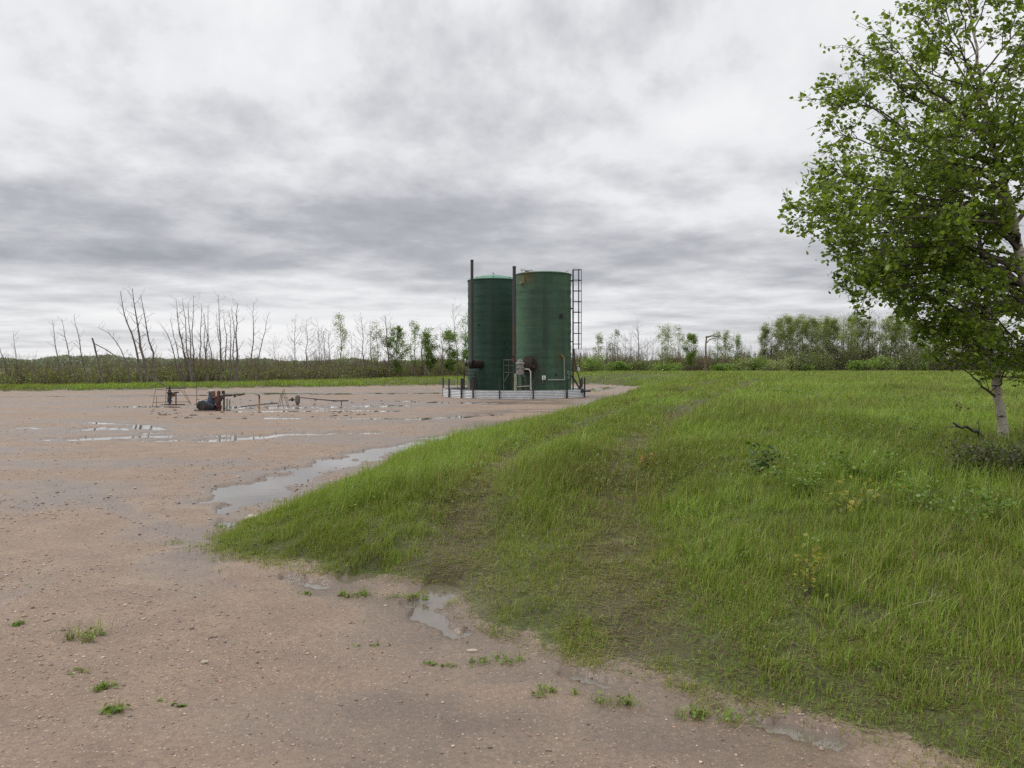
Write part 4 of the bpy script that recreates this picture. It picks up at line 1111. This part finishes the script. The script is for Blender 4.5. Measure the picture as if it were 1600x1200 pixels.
def left_tank():
    root = thing('storage_tank', 'dark green storage tank with a pale domed roof, farther left one of the pair', 'tank', (T_L[0], T_L[1], 0), 'green storage tanks')
    L = np.array([T_L[0], T_L[1], 0])
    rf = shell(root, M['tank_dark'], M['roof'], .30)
    h = TH + .34
    MB().tube(np.array([(0, 0, h - .04), (0, 0, h + .10), (-.04, 0, h + .15), (-.10, 0, h + .13)]), .022, 8).build('vent_pipe', M['dark'], rf)
    # lumps of foam on the shoulder of the roof
    k = MB()
    for a in np.linspace(0, 2 * PI, 9)[:-1]: k.lathe([(.12, 0), (.10, .05), (.03, .07), (.001, .07)], 10, ((TR - .22) * math.cos(a), (TR - .22) * math.sin(a), TH + .10))
    k.build('roof_lug', M['roof'], rf)
    sp = P3(737.5, 406, 46.7) - L; s0 = P3(737.5, 566, 46.7) - L
    st = MB().tube(np.array([s0, (s0 + sp) / 2, sp]), .085, 14); st.tube(np.array([sp - (0, 0, .10), sp]), .092, 14)
    st.build('flue_stack', M['stack'], root)
    on = onshell(752, 569, T_L, -.06)
    hb = np.array([s0[0], s0[1], on[2]])
    ft = MB(); cyl_to(ft, on, hb, .24, 20); cyl_to(ft, hb + (.05, -.05, 0), hb + (-.12, .0, 0), .26, 20); ft.build('fire_tube', M['soot'], root)
    e = P3(727, 564, 46.6) - L
    ar = MB(); cyl_to(ar, hb + (-.1, 0, .05), e, .09, 14); ar.build('burner_pipe', M['greybox'], root)
    rg_ = MB().lathe([(.07, -.03), (.13, -.03), (.13, .03), (.07, .03), (.07, -.03)], 18, tuple(e), 'x'); rg_.build('flange', M['white'], root)
    # work table and leg pipes
    tb = MB(); zt = (P3(735, 580, 46.6) - L)[2]
    tb.box((hb[0] - .12, hb[1], zt), (.72, .5, .05)); tb.box((hb[0] - .12, hb[1], zt - .22), (.70, .45, .06))
    for dx in (-.44, .2):
        for dy in (-.2, .2): tb.box((hb[0] + dx, hb[1] + dy, zt / 2 - .05), (.05, .05, zt + .1))
    tb.build('work_table', M['dark'], root)
    lp = MB(); x0 = (P3(725, 580, 46.5) - L)
    lp.tube(np.array([e + (0, 0, -.05), (x0[0], e[1], x0[2] - .2), (x0[0] - .02, e[1], .0)]), .022, 8).build('fuel_pipe', M['rust'], root)
    dr = MB(); c = P3(741, 600, 46.75) - L; dr.lathe([(.0, 0), (.18, 0), (.19, .05), (.19, 1.0), (.17, 1.05), (.0, 1.05)], 20, (c[0], c[1], .0)); dr.build('knockout_drum', M['dark'], root)
    cg = P3(734, 600, 46.9) - L; MB().tube(np.array([(cg[0], cg[1], .0), (cg[0], cg[1], .95)]), .07, 12).build('wrapped_pipe', M['cream'], root)
    dp = P3(722.5, 610, 46.0) - L; MB().tube(np.array([(dp[0], dp[1], 0), (dp[0], dp[1], 1.0)]), .055, 8).build('drain_pipe', M['dark'], root)
    tp = P3(715, 610, 48.0) - L; MB().tube(np.array([(tp[0], tp[1], 0), (tp[0], tp[1], 1.35)]), .015, 6).build('thin_rod', M['dark'], root)
    k = onshell(748, 507.5, T_L, .0); MB().lathe([(.05, -.03), (.05, .04), (.0, .04)], 10, tuple(k), 'y').build('nozzle', M['soot'], root)
left_tank()

def right_tank():
    L = np.array([T_R[0], T_R[1], 0])
    root = thing('storage_tank', 'green storage tank with a flat top and side ladder, nearer right one of the pair', 'tank', tuple(L), 'green storage tanks')
    rf = shell(root, M['tank'], M['tank'], .10)
    # gauge hatch gear on the roof edge
    g = MB(); q = onshell(822, 431, T_R, -.35); zt = TH + .08
    for dx in (-.22, -.05, .1, .25): g.tube(np.array([(q[0] + dx, q[1], zt - .05), (q[0] + dx, q[1], zt + .17)]), .012, 6)
    g.tube(np.array([(q[0] - .3, q[1], zt + .10), (q[0] + .4, q[1], zt + .12)]), .014, 6).tube(np.array([(q[0] - .32, q[1], zt + .17), (q[0] - .05, q[1], zt + .2)]), .012, 6)
    g.lathe([(.10, 0), (.10, .08), (.12, .08), (.12, .1), (.0, .1)], 16, (q[0] + .05, q[1] + .05, zt - .02))
    g.build('gauge_gear', M['valve'], rf)
    og = MB(); a = onshell(818, 432, T_R, .06); b = onshell(817.5, 441, T_R, .07); c = onshell(812, 443, T_R, .06)
    og.tube(np.array([a, b, c]), .035, 8); og.build('gauge_line', M['yellow'], root, label='rusty yellow gauge line at the top edge')
    rp = MB().tube(np.array([(1.0, -.5, TH + .02), (1.35, -.4, TH + .22)]), .015, 6); rp.build('roof_handrail', M['valve'], rf)
    # flue
    s1 = P3(803.5, 416, 43.85) - L; s0 = P3(803.5, 556, 43.85) - L
    MB().tube(np.array([s0 * .65 + s1 * .35, s1]), .088, 16).tube(np.array([s1 - (0, 0, .1), s1]), .095, 16).build('flue_stack', M['stack'], root)
    MB().tube(np.array([s0, s0 * .65 + s1 * .35 - (0, 0, .003)]), .086, 16).build('flue_base', M['rust'], root, label='rust-red lower end of the flue')
    # burner housing and fire tube
    hc = P3(813, 573, 43.7) - L
    on = onshell(828, 571, T_R, -.1)
    ft = MB(); cyl_to(ft, on, np.array([hc[0] + .12, hc[1] + .2, hc[2] + .02]), .36, 28)
    cyl_to(ft, on + (on - hc) * 0, on + np.array([-.05, -.16, 0]), .47, 28)
    ft.build('fire_tube', M['soot'], root)
    fl = MB().lathe([(.40, -.02), (.44, -.02), (.44, .03), (.40, .03)], 24, tuple(on + (-.06, -.19, 0)), 'y', True)
    fl.build('fire_tube_flange', M['rust'], root)
    bx = MB().lathe([(.0, -.42), (.20, -.42), (.21, -.36), (.21, .12), (.25, .13), (.25, .20), (.17, .24), (.16, .34), (.06, .38), (.0, .38)], 20, tuple(hc))
    bx.box((hc[0], hc[1], hc[2] - .07), (.52, .46, .03))
    bx.build('burner_housing', M['greybox'], root)
    rv = P3(802.5, 562, 43.8) - L
    MB().lathe([(.0, -.1), (.09, -.1), (.10, .1), (.0, .1)], 14, tuple(rv)).build('valve_body', M['red'], root)
    cp = P3(806, 590, 43.65) - L
    MB().tube(np.array([(cp[0], cp[1], hc[2] - .35), (cp[0] - .01, cp[1], .8), (cp[0] - .02, cp[1], .12), (cp[0] - .12, cp[1], .04)]), .075, 12).build('riser_pipe', M['cream'], root)
    wa = P3(815, 576.5, 43.6) - L; wb = P3(826.5, 577, 43.6) - L; wc = P3(829, 581, 43.6) - L; wd = P3(829.5, 606, 43.6) - L
    MB().tube(np.array([wa, (wa + wb) / 2, wb, wc, (wc + wd) / 2, wd]), .034, 10).tube(np.array([wd + (0, 0, .02), wd - (0, 0, .1)]), .05, 10).build('insulated_pipe', M['white'], root)
    we = P3(808, 604, 43.6) - L; wf = P3(829, 603, 43.6) - L
    MB().tube(np.array([we, wf]), .017, 8).build('gas_line', M['white'], root)
    fr = MB(); z1 = (P3(815, 582, 43.7) - L)[2]; xa, xb = cp[0], wd[0]
    fr.box(((xa + xb) / 2, cp[1] + .1, z1), (xb - xa + .1, .05, .04))
    for x in (xa + .1, xa + .32, xb - .05): fr.box((x, cp[1] + .12, z1 / 2), (.05, .05, z1))
    fr.tube(np.array([(xa + .15, cp[1] + .1, z1), (xb - .05, cp[1] + .1, .3)]), .02, 6)
    fr.build('support_frame', M['dark'], root)
    rd = MB(); c = P3(817, 598, 44.0) - L; rd.tube(np.array([(c[0], c[1], 0), (c[0], c[1], 1.1)]), .07, 10); rd.build('drain_pipe', M['rust'], root)
    vv = onshell(834, 573, T_R, .08); MB().lathe([(.0, -.07), (.05, -.06), (.06, 0), (.05, .06), (.0, .07)], 12, tuple(vv)).build('small_valve', M['red'], root)
    # sign with its dark marks
    s = onshell(849.7, 590, T_R, .05); ang = math.atan2(s[1], s[0]) + PI / 2
    sg = MB().box(tuple(s), (.19, .02, .21), ang).build('sign', M['signw'], root)
    nrm = np.array([math.cos(ang - PI / 2), math.sin(ang - PI / 2), 0]); ax = np.array([math.cos(ang), math.sin(ang), 0])
    mk = MB()
    for dx, dz, w, hh in ((0, .045, .07, .022), (-.025, .02, .022, .04), (0, -.005, .07, .022), (.025, -.03, .022, .04), (0, -.055, .07, .022)):
        mk.box(tuple(s + nrm * .0115 + ax * dx + np.array([0, 0, dz])), (w, .004, hh), ang)
    mk.build('sign_mark', M['ink'], sg)
    bp = onshell(848, 597, T_R, .05); MB().box(tuple(bp), (.06, .06, .18), ang).build('sign_bracket', M['valve'], root)
    # sight line: white pipe L
    a = onshell(857, 593.5, T_R, .06); b = onshell(882, 593.5, T_R, .08); c = onshell(881.3, 562, T_R, .08); d = onshell(877, 554, T_R, .06)
    pts = np.array([onshell(p, 593.5, T_R, .07) for p in np.linspace(856, 882, 8)])
    MB().tube(pts, .017, 8).build('level_line', M['white'], root)
    MB().tube(np.array([b, (b + c) / 2, c]), .014, 8).build('level_riser', M['white'], root)
    MB().tube(np.array([c + (0, 0, -.03), c + (0, 0, .12)]), .035, 8).tube(np.array([c + (0, 0, .08), d]), .03, 8).build('level_valve', M['yellow'], root)
    k = onshell(877, 494, T_R, .0); MB().lathe([(.0, -.08), (.10, -.08), (.10, -.04), (.06, -.04), (.06, .04), (.0, .04)], 16, tuple(k), 'y').build('nozzle', M['soot'], root)
    for px, py in ((869, 586), (842, 580)):
        k = onshell(px, py, T_R, .0); MB().lathe([(.0, -.03), (.05, -.03), (.05, .03), (.0, .03)], 12, tuple(k), 'y').build('nozzle', M['soot'], root)
    # white painted mark: a loop with a tail
    ring = [onshell(888.2 + 1.2 * math.cos(t), 583 - 2.6 * math.sin(t), T_R, .012) for t in np.linspace(-.4, 2 * PI - .4, 14)]
    mk = MB().tube(np.array(ring), .014, 6); mk.tube(np.array([onshell(888.8, 587.5, T_R, .012), onshell(888.6, 592, T_R, .012)]), .016, 6)
    mk.build('painted_mark', M['chalk'], root)
    # ladder with cage on the right side
    y = -.15; x0 = TR + .10; zb, ztop = .15, TH + .30
    ld = MB()
    lad = None
    rails = MB()
    for dy in (-.22, .22): rails.box((x0, y + dy, (zb + ztop) / 2), (.045, .05, ztop - zb))
    lad = rails.build('ladder', M['dark'], root)
    for z in np.arange(zb + .2, ztop - .1, .29): ld.tube(np.array([(x0, y - .22, z), (x0, y + .22, z)]), .012, 6)
    ld.build('rungs', M['dark'], lad)
    for i, z in enumerate(np.arange(ztop - .02, 2.6, -.575)):
        hp = MB(); th = np.linspace(-PI / 2, PI / 2, 12)
        hp.tube(np.array([(x0 + .46 * math.cos(t) ** .8 if math.cos(t) > 0 else x0, y + .28 * math.sin(t), z) for t in th]), .017, 6)
        hp.build('cage_hoop', M['dark'], lad)
    zc = 2.6
    for dx, dy, r in ((.30, -.215, .02), (.45, -.05, .013), (.45, .08, .013), (.30, .215, .014)):
        MB().tube(np.array([(x0 + dx, y + dy, zc), (x0 + dx, y + dy, ztop)]), r, 6).build('cage_bar', M['dark'], lad)
    st = MB()
    for z in (1.2, 3.0, 4.8, 6.3):
        for dy in (-.22, .22): st.box((x0 - .08, y + dy, z), (.16, .03, .04))
    st.build('standoff', M['dark'], lad)
    # pipework by the foot of the ladder
    pw = MB(); a = np.array([TR + .02, -.3, 1.15]); b = np.array([TR + .48, -.35, .42])
    pw.tube(np.array([a, b]), .05, 10); pw.tube(np.array([b, b + (.0, .0, .55)]), .05, 10); pw.lathe([(.0, -.12), (.17, -.10), (.19, 0), (.15, .12), (.0, .14)], 14, (b[0], b[1], .36))
    pw.tube(np.array([(b[0] - .1, b[1], .36), (b[0] + .55, b[1], .33)]), .05, 10); pw.tube(np.array([(b[0], b[1], .3), (b[0], b[1], 0)]), .06, 10)
    pw.tube(np.array([(TR + .15, -.3, 2.6), (TR + .18, -.3, 1.9), (TR + .45, -.3, .9)]), .03, 8)
    pw.tube(np.array([(TR + .5, -.2, 2.4), (TR + .42, -.3, 1.6)]), .02, 8)
    pw.build('load_line', M['dark'], root)
    wr = MB().lathe([(.0, -.12), (.07, -.10), (.09, 0), (.08, .08), (.0, .13)], 12, (TR + .37, -.32, 1.50)); wr.build('white_wrap', M['white'], root)
right_tank()

def stand():
    b = np.array([(797 - CX) / F * 45.0, 45.0, 0]); 
    root = thing('metal_stand', 'thin grey frame stand in the gap between the two tanks', 'stand', tuple(b))
    m = MB(); f = 45.0 / F
    xa, xb = (787 - 797) * f, (802 - 797) * f
    def z(py): return CAMZ - (py - HY) * f
    for py in (562.5, 571, 582): m.tube(np.array([(xa, 0, z(py)), (xb, 0, z(py))]), .016, 6)
    for x in (xa, xb, (xa + xb) / 2): m.tube(np.array([(x, 0, z(562)), (x, 0, z(582))]), .014, 6)
    for x in (xa, xb): m.tube(np.array([(x, 0, z(562)), (x, .6, z(562))]), .014, 6)
    for x in (xa, xb):
        for dy in (0, .6): m.tube(np.array([(x, dy, z(582)), (x, dy, -.01)]), .02, 6)
    m.tube(np.array([(xa, .6, z(562)), (xb, .6, z(562))]), .014, 6)
    m.build('frame', M['valve'], root)
    MB().tube(np.array([((795.5 - 797) * f, -.05, z(583)), ((788.5 - 797) * f, -.05, z(596)), ((791 - 797) * f, -.05, z(606))]), .025, 6).build('brace', M['valve'], root)
    MB().box(((xa + xb) / 2, .3, z(582)), (xb - xa, .6, .04)).build('deck', M['dark'], root)
stand()

# ------------------------------------------------------------------ wellheads
def base_px(px, py):
    Y = CAMZ * F / (py - HY); return np.array([(px - CX) / F * Y, Y, 0.0])

def well_a():
    b = base_px(265, 633); f = b[1] / F
    def z(py): return CAMZ - (py - HY) * f
    def x(px): return (px - 265) * f
    root = thing('wellhead', 'small rusty wellhead with a dark top bar, leftmost on the pad', 'wellhead', b)
    MB().lathe([(.0, -.03), (.05, -.03), (.05, .15), (.11, .16), (.11, .2), (.075, .22), (.07, .30), (.0, .30)], 18).build('casing', M['blue'], root)
    MB().lathe([(.0, .29), (.12, .29), (.12, .33), (.08, .35), (.09, .50), (.12, .52), (.12, .56), (.07, .58), (.06, .66), (.04, .67), (.03, .85), (.0, .85)], 18).build('stuffing_box', M['dark'], root)
    MB().tube(np.array([(.05, 0, z(618)), (.22, 0, z(618))]), .05, 10).lathe([(.0, -.04), (.09, -.04), (.09, .04), (.0, .04)], 14, (.16, 0, z(616)), 'x').build('side_valve', M['red'], root)
    MB().tube(np.array([(-.15, 0, z(606.5)), (x(291), 0, z(606))]), .028, 8).build('top_bar', M['dark'], root)
    MB().tube(np.array([(x(275), 0, z(612)), (x(275), 0, -.02)]), .028, 8).tube(np.array([(x(275) - .05, 0, z(613)), (x(279), 0, z(613))]), .03, 8).build('post', M['dark'], root)
    g = MB()
    for px0, px1, dy in ((251, 246, -.5), (254, 252, .4), (257, 253, .5)): g.tube(np.array([(x(px0), dy, z(608)), (x(px1), dy, -.02)]), .010, 5)
    for px0, px1, dy in ((277, 291, .5), (276, 288, .8)): g.tube(np.array([(x(px0), dy, z(611)), (x(px1), dy, -.02)]), .010, 5)
    g.tube(np.array([(x(246), -.5, .12), (x(252), .4, .12), (x(291), .5, .12)]), .010, 5).tube(np.array([(x(251), -.5, z(608)), (x(277), .5, z(611))]), .010, 5)
    g.build('guard_frame', M['rust'], root)
    MB().tube(np.array([(x(258), -.1, .03), (x(292), -.2, .04)]), .022, 8).build('flow_line', M['dark'], root)
well_a()

def well_b():
    b = base_px(326, 642); f = b[1] / F
    def z(py): return CAMZ - (py - HY) * f
    def x(px): return (px - 326) * f
    root = thing('pump_drive', 'blue and red wellhead pump drive with a dark teal rounded belt guard', 'pump', b)
    # rounded belt guard: bulging left drum sloping to the right
    poly = []
    cx, cz, r = x(318.5), z(633.5), 8.6 * f
    for t in np.linspace(math.radians(250), math.radians(60), 16): poly.append((cx + r * math.cos(t), cz + r * math.sin(t)))
    poly += [(x(329), z(629)), (x(336), z(631)), (x(337), z(634)), (x(337), z(639)), (x(333), z(640))]
    g = MB().prism(poly, -.22, .18).build('belt_guard', M['teal'], root, smooth=False)
    bev = g.modifiers.new('round', 'BEVEL'); bev.width = .05; bev.segments = 4; bev.limit_method = 'ANGLE'; g.data.shade_smooth()
    MB().lathe([(.0, -.03), (.10, -.02), (.10, 0.02), (.0, .02)], 18, (x(320), -.235, z(635)), 'y').build('hub_cover', M['rust'], root)
    MB().box((x(323), 0, .02), (.75, .55, .05)).build('skid', M['valve'], root)
    MB().lathe([(.0, .05), (.16, .05), (.16, .50), (.13, .54), (.12, .74), (.0, .76)], 20, (x(329), .15, 0)).build('motor', M['blue'], root)
    MB().lathe([(.0, -.03), (.14, -.03), (.13, .03), (.04, .07), (.0, .07)], 16, (x(328.5), .15, z(612))).tube(np.array([(x(322.5), .1, z(613)), (x(327), .1, z(613.3))]), .02, 6).build('motor_cap', M['greybox'], root)
    MB().box((x(333), .02, z(615)), (.10, .12, .17)).tube(np.array([(x(332), 0, z(621)), (x(337), 0, z(621))]), .05, 8).build('gear_head', M['orange'], root)
    MB().lathe([(.0, -.03), (.09, -.03), (.09, .12), (.12, .14), (.12, .2), (.085, .22), (.085, .36), (.13, .38), (.13, .46), (.09, .48), (.09, .56), (.06, .58), (.07, .72), (.05, .76), (.0, .77)], 20, (x(341), .05, 0)).build('blowout_preventer', M['red'], root)
    MB().tube(np.array([(x(341), .0, z(626)), (x(341), -.16, z(626))]), .05, 10).lathe([(.0, -.015), (.10, -.015), (.10, .015), (.0, .015)], 16, (x(341), -.17, z(626)), 'y').build('hand_wheel', M['rust'], root)
    MB().box((x(347), .05, z(613)), (.05, .05, .12)).box((x(350), 0, .38), (.05, .05, .78)).lathe([(.0, -.05), (.06, -.05), (.06, .05), (.0, .05)], 10, (x(348.5), 0, z(621.5)), 'x').build('post', M['dark'], root)
    MB().tube(np.array([(x(345), 0, z(618.5)), (x(352), 0, z(618)), (x(382), 0, z(616))]), .030, 8).tube(np.array([(x(352), 0, z(618)), (x(362), 0, z(617.4))]), .042, 8) \
        .tube(np.array([(x(366), 0, z(617)), (x(366.5), 0, z(621)), (x(369), 0, z(619))]), .03, 6).tube(np.array([(x(372), 0, z(617)), (x(377), 0, z(616.5))]), .042, 8).build('polished_rod', M['rod'], root)
    MB().lathe([(.0, -.03), (.05, -.03), (.05, .06), (.028, .08), (.028, .46), (.0, .47)], 12, (x(353.5), .1, 0)).lathe([(.0, -.03), (.05, -.03), (.05, .06), (.028, .08), (.028, .44), (.0, .45)], 12, (x(357.5), .1, 0)).build('pipe_stub', M['cream'], root)
    MB().tube(np.array([(x(307) - .0, .3, z(618)), (x(324), .3, z(618.5))]), .012, 6).build('cable_rail', M['rust'], root)
well_b()

def pole():
    b = base_px(307.3, 637); f = b[1] / F
    root = MB().tube(np.array([(0, 0, -.03), (0, 0, (637 - 585) * f)]), .012, 6).tube(np.array([(-66 * f, .2, (637 - 619) * f), (0, .0, (637 - 618) * f), (14 * f, .05, (637 - 618.5) * f)]), .009, 5) \
        .tube(np.array([(-66 * f, .2, -.03), (-66 * f, .2, (637 - 619) * f)]), .010, 5) \
        .tube(np.array([(1 * f, 0, (637 - 609) * f), (16 * f, .1, (637 - 609) * f)]), .009, 5).build('marker_pole', M['rust'])
    root.location = b
    tag(root, 'thin upright marker pole with a low rail, left of the pump drive', 'pole')
pole()

def yellow_pipe():
    b = base_px(405, 640); f = b[1] / F
    root = thing('vent_pipe', 'short yellow upright pipe with a dark bent top', 'pipe', b)
    h = (640 - 623) * f
    MB().tube(np.array([(0, 0, -.03), (.005, 0, h)]), .034, 10).build('upright', M['yellow'], root)
    t = (640 - 618) * f
    MB().tube(np.array([(.005, 0, h - .005), (.006, 0, t - .03), (-.01, 0, t), (-.05, 0, t + .005)]), .03, 10).build('elbow', M['dark'], root)
yellow_pipe()

def tripod():
    b = base_px(447, 639); f = b[1] / F
    def z(py): return (639 - py) * f
    def x(px): return (px - 447) * f
    m = MB()
    for p0, p1, dy in (((439, 616), (436, 639), -.2), ((441, 611), (447, 637), .3), ((444, 608), (455, 639), -.2), ((439, 615), (441, 638), .2), ((443, 609), (436, 636), .1)):
        m.tube(np.array([(x(p0[0]), 0, z(p0[1])), (x(p1[0]), dy, z(p1[1]) - .02)]), .009, 5)
    m.tube(np.array([(x(440), 0, z(621)), (x(449), .1, z(622))]), .008, 5).tube(np.array([(x(437), -.2, z(633)), (x(453), -.2, z(633))]), .008, 5)
    o = m.build('wire_guard', M['rust']); o.location = b
    tag(o, 'rusty wire guard of leaning rods left of the grey valve', 'guard frame')
tripod()

def well_d():
    b = base_px(465, 633); f = b[1] / F
    def z(py): return (633 - py) * f
    def x(px): return (px - 465) * f
    root = thing('wellhead', 'low grey wellhead valve with one long rod lying to the right', 'wellhead', b)
    MB().lathe([(.0, -.03), (.06, -.03), (.06, .06), (.10, .10), (.11, .22), (.11, .34), (.08, .42), (.0, .45)], 18).build('valve_body', M['valve'], root)
    MB().lathe([(.0, -.06), (.07, -.05), (.09, 0), (.07, .05), (.0, .06)], 14, (x(456.5), 0, z(624)), 'x').tube(np.array([(x(450), 0, z(625)), (0, 0, z(624.5))]), .025, 8).build('side_valve', M['rust'], root)
    rp = np.array([(x(470), -.05, z(621)), (x(500), -.3, z(623.5)), (x(527), -.5, z(625.5)), (x(549), -.7, z(625))])
    rp2 = rp.copy()
    MB().tube(rp2, [.02, .022, .026, .03], 8).tube(rp2[2:3] * .9 + rp2[3:4] * .1 + np.array([[0, 0, 0], [-.15, .02, .0]]), .036, 8) \
        .tube(np.array([(x(538), -.6, z(625.3)), (x(538), -.6, -.25)]), .02, 6).build('rod', M['rod'], root)
well_d()

def flow_pipe():
    a = base_px(376, 637); b = base_px(434, 631); f = a[1] / F
    d = b - a
    o = MB().tube(np.array([(0, 0, .03), d * .5 + (0, 0, .05), d + (0, 0, .04)]), .022, 8).tube(np.array([(0, -.25, .02), d * .45 + (0, -.1, .04)]), .014, 8).build('flow_line', M['rod'])
    o.location = a
    tag(o, 'grey-brown flow line lying on the mud between the yellow pipe and the guard', 'pipe')
flow_pipe()

# clods and boards scattered round the wells
def clods():
    rng = np.random.default_rng(77)
    m = MB()
    n = 130
    for i in range(n):
        px = rng.uniform(230, 600); py = rng.uniform(624, 655); b = base_px(px, py)
        if gdist(b[:1], b[1:2])[0] > -1: continue
        s = rng.uniform(.03, .10)
        V = rng.normal(0, 1, (8, 3)); 
        m.lathe([(.0, -.02), (s, -.01), (s * .8, s * .25), (s * .3, s * .42), (.0, s * .45)], 7, (b[0], b[1], H(b[0], b[1])))
    o = m.build('mud_clods', simple('mud', (.13, .085, .06), .8, c2=(.08, .055, .04), scale=9))
    tag(o, 'small dark mud clods strewn round the wellheads', 'mud clods', kind='stuff')
clods()

# ------------------------------------------------------------------ world
SUN_EL, SUN_AZ = math.radians(52), math.radians(-68)     # from the upper left, slightly ahead
def world():
    w = bpy.data.worlds.new('World'); sc.world = w; w.use_nodes = True
    t = w.node_tree; t.nodes.clear()
    class W(NT):
        def __init__(s): s.t = t
    s = W()
    out = t.nodes.new('ShaderNodeOutputWorld')
    sky = t.nodes.new('ShaderNodeTexSky'); sky.sky_type = 'NISHITA'; sky.sun_disc = False
    sky.sun_elevation = SUN_EL; sky.sun_rotation = SUN_AZ
    tc = t.nodes.new('ShaderNodeTexCoord')
    sep = s.n('SeparateXYZ', i_0=tc.outputs['Generated'])
    z = s.math('MAXIMUM', sep.outputs[2], 0.0)
    den = s.math('ADD', z, .10)
    hz = s.math('POWER', s.math('ADD', s.math('MULTIPLY', sep.outputs[0], sep.outputs[0]), s.math('ADD', s.math('MULTIPLY', sep.outputs[1], sep.outputs[1]), .0004)), .5)
    ku = s.math('DIVIDE', s.math('ADD', 2.2, s.math('DIVIDE', .12, den)), hz)     # banks lie level and shrink towards the horizon
    u = s.math('MULTIPLY', sep.outputs[0], ku); w = s.math('MULTIPLY', sep.outputs[1], ku)
    v = s.math('ADD', s.math('DIVIDE', .56, den), SEED)
    vec = s.n('CombineXYZ', i_0=u, i_1=w, i_2=v).outputs[0]
    v2 = s.n('Mapping', i_Vector=vec, i_Location=(31, 12, 4)).outputs[0]
    n1 = s.noise(vec, .50, 2, .45, .2)            # broad banks of cloud
    n2 = s.noise(v2, .95, 9, .58, .0)            # billows
    n3 = s.noise(v2, 5.0, 5, .6, .0)
    v3 = s.n('Mapping', i_Vector=vec, i_Location=(31, 12, 3.84)).outputs[0]
    n2a = s.noise(v3, .95, 9, .58, .0)           # the same billows a little higher: tops bright, bases grey
    el = s.ramp(z, [(0.0, .60), (.05, .57), (.09, .52), (.125, .435), (.17, .455), (.215, .50), (.27, .51), (.33, .58), (.5, .58)])
    k = s.math('ADD', s.math('MULTIPLY', s.math('SUBTRACT', n1, .5), 1.5), s.math('MULTIPLY', s.math('SUBTRACT', n2, .5), 1.15))
    k = s.math('ADD', k, s.math('MULTIPLY', s.math('SUBTRACT', n3, .5), .28))
    k = s.math('ADD', k, s.math('MULTIPLY', s.math('SUBTRACT', n2, n2a), 1.55))
    k = s.math('ADD', k, s.math('MULTIPLY', s.math('SUBTRACT', el, .5), 1.7))
    k = s.math("ADD", k, SKYB, True)
    col = s.ramp(k, [(0.0, (.33, .34, .372)), (.25, (.43, .438, .468)), (.5, (.60, .607, .63)), (.72, (.76, .765, .78)), (1.0, (.84, .84, .85))])
    # overcast skies are brighter towards the zenith (above the frame)
    zen = s.ramp(z, [(.38, 1.0), (.9, ZEN)])
    b1 = t.nodes.new('ShaderNodeBackground'); t.links.new(col, b1.inputs[0]); t.links.new(s.math('MULTIPLY', zen, 1.0), b1.inputs[1])
    b0 = t.nodes.new('ShaderNodeBackground'); t.links.new(sky.outputs[0], b0.inputs[0]); b0.inputs[1].default_value = .08
    mx = t.nodes.new('ShaderNodeMixShader'); mx.inputs[0].default_value = .95
    t.links.new(b0.outputs[0], mx.inputs[1]); t.links.new(b1.outputs[0], mx.inputs[2])
    t.links.new(mx.outputs[0], out.inputs[0])
SEED, ZEN, SKYB = 41.7, 1.8, .61
world()
sun = bpy.data.lights.new('sun', 'SUN'); sun.energy = 1.9; sun.angle = math.radians(14); sun.color = (1.0, .965, .91)
so = bpy.data.objects.new('sun', sun); COL.objects.link(so)
so.rotation_euler = (PI / 2 - SUN_EL, 0, PI - SUN_AZ) if False else (0, 0, 0)
from mathutils import Vector
sd = Vector((math.sin(SUN_AZ) * math.cos(SUN_EL), math.cos(SUN_AZ) * math.cos(SUN_EL), math.sin(SUN_EL)))
so.rotation_euler = (-sd).to_track_quat('-Z', 'Y').to_euler(); so.location = (0, 0, 60)

# ------------------------------------------------------------------ camera
cam = bpy.data.cameras.new('camera'); cam.sensor_width = 36; cam.lens = 36 * F / 1600
cam.shift_y = -(600 - HY) / 1600; cam.clip_start = .05; cam.clip_end = 9000
co = bpy.data.objects.new('camera', cam); COL.objects.link(co); co.location = (0, 0, CAMZ); co.rotation_euler = (PI / 2, 0, 0)
sc.camera = co
sc.view_settings.view_transform = 'Standard'; sc.view_settings.look = 'None'; sc.view_settings.gamma = 1; sc.view_settings.exposure = .16
sc.cycles.max_bounces = 6; sc.cycles.transparent_max_bounces = 8; sc.cycles.diffuse_bounces = 3; sc.cycles.glossy_bounces = 3
sc.cycles.use_adaptive_sampling = True
sc.cycles.use_denoising = False
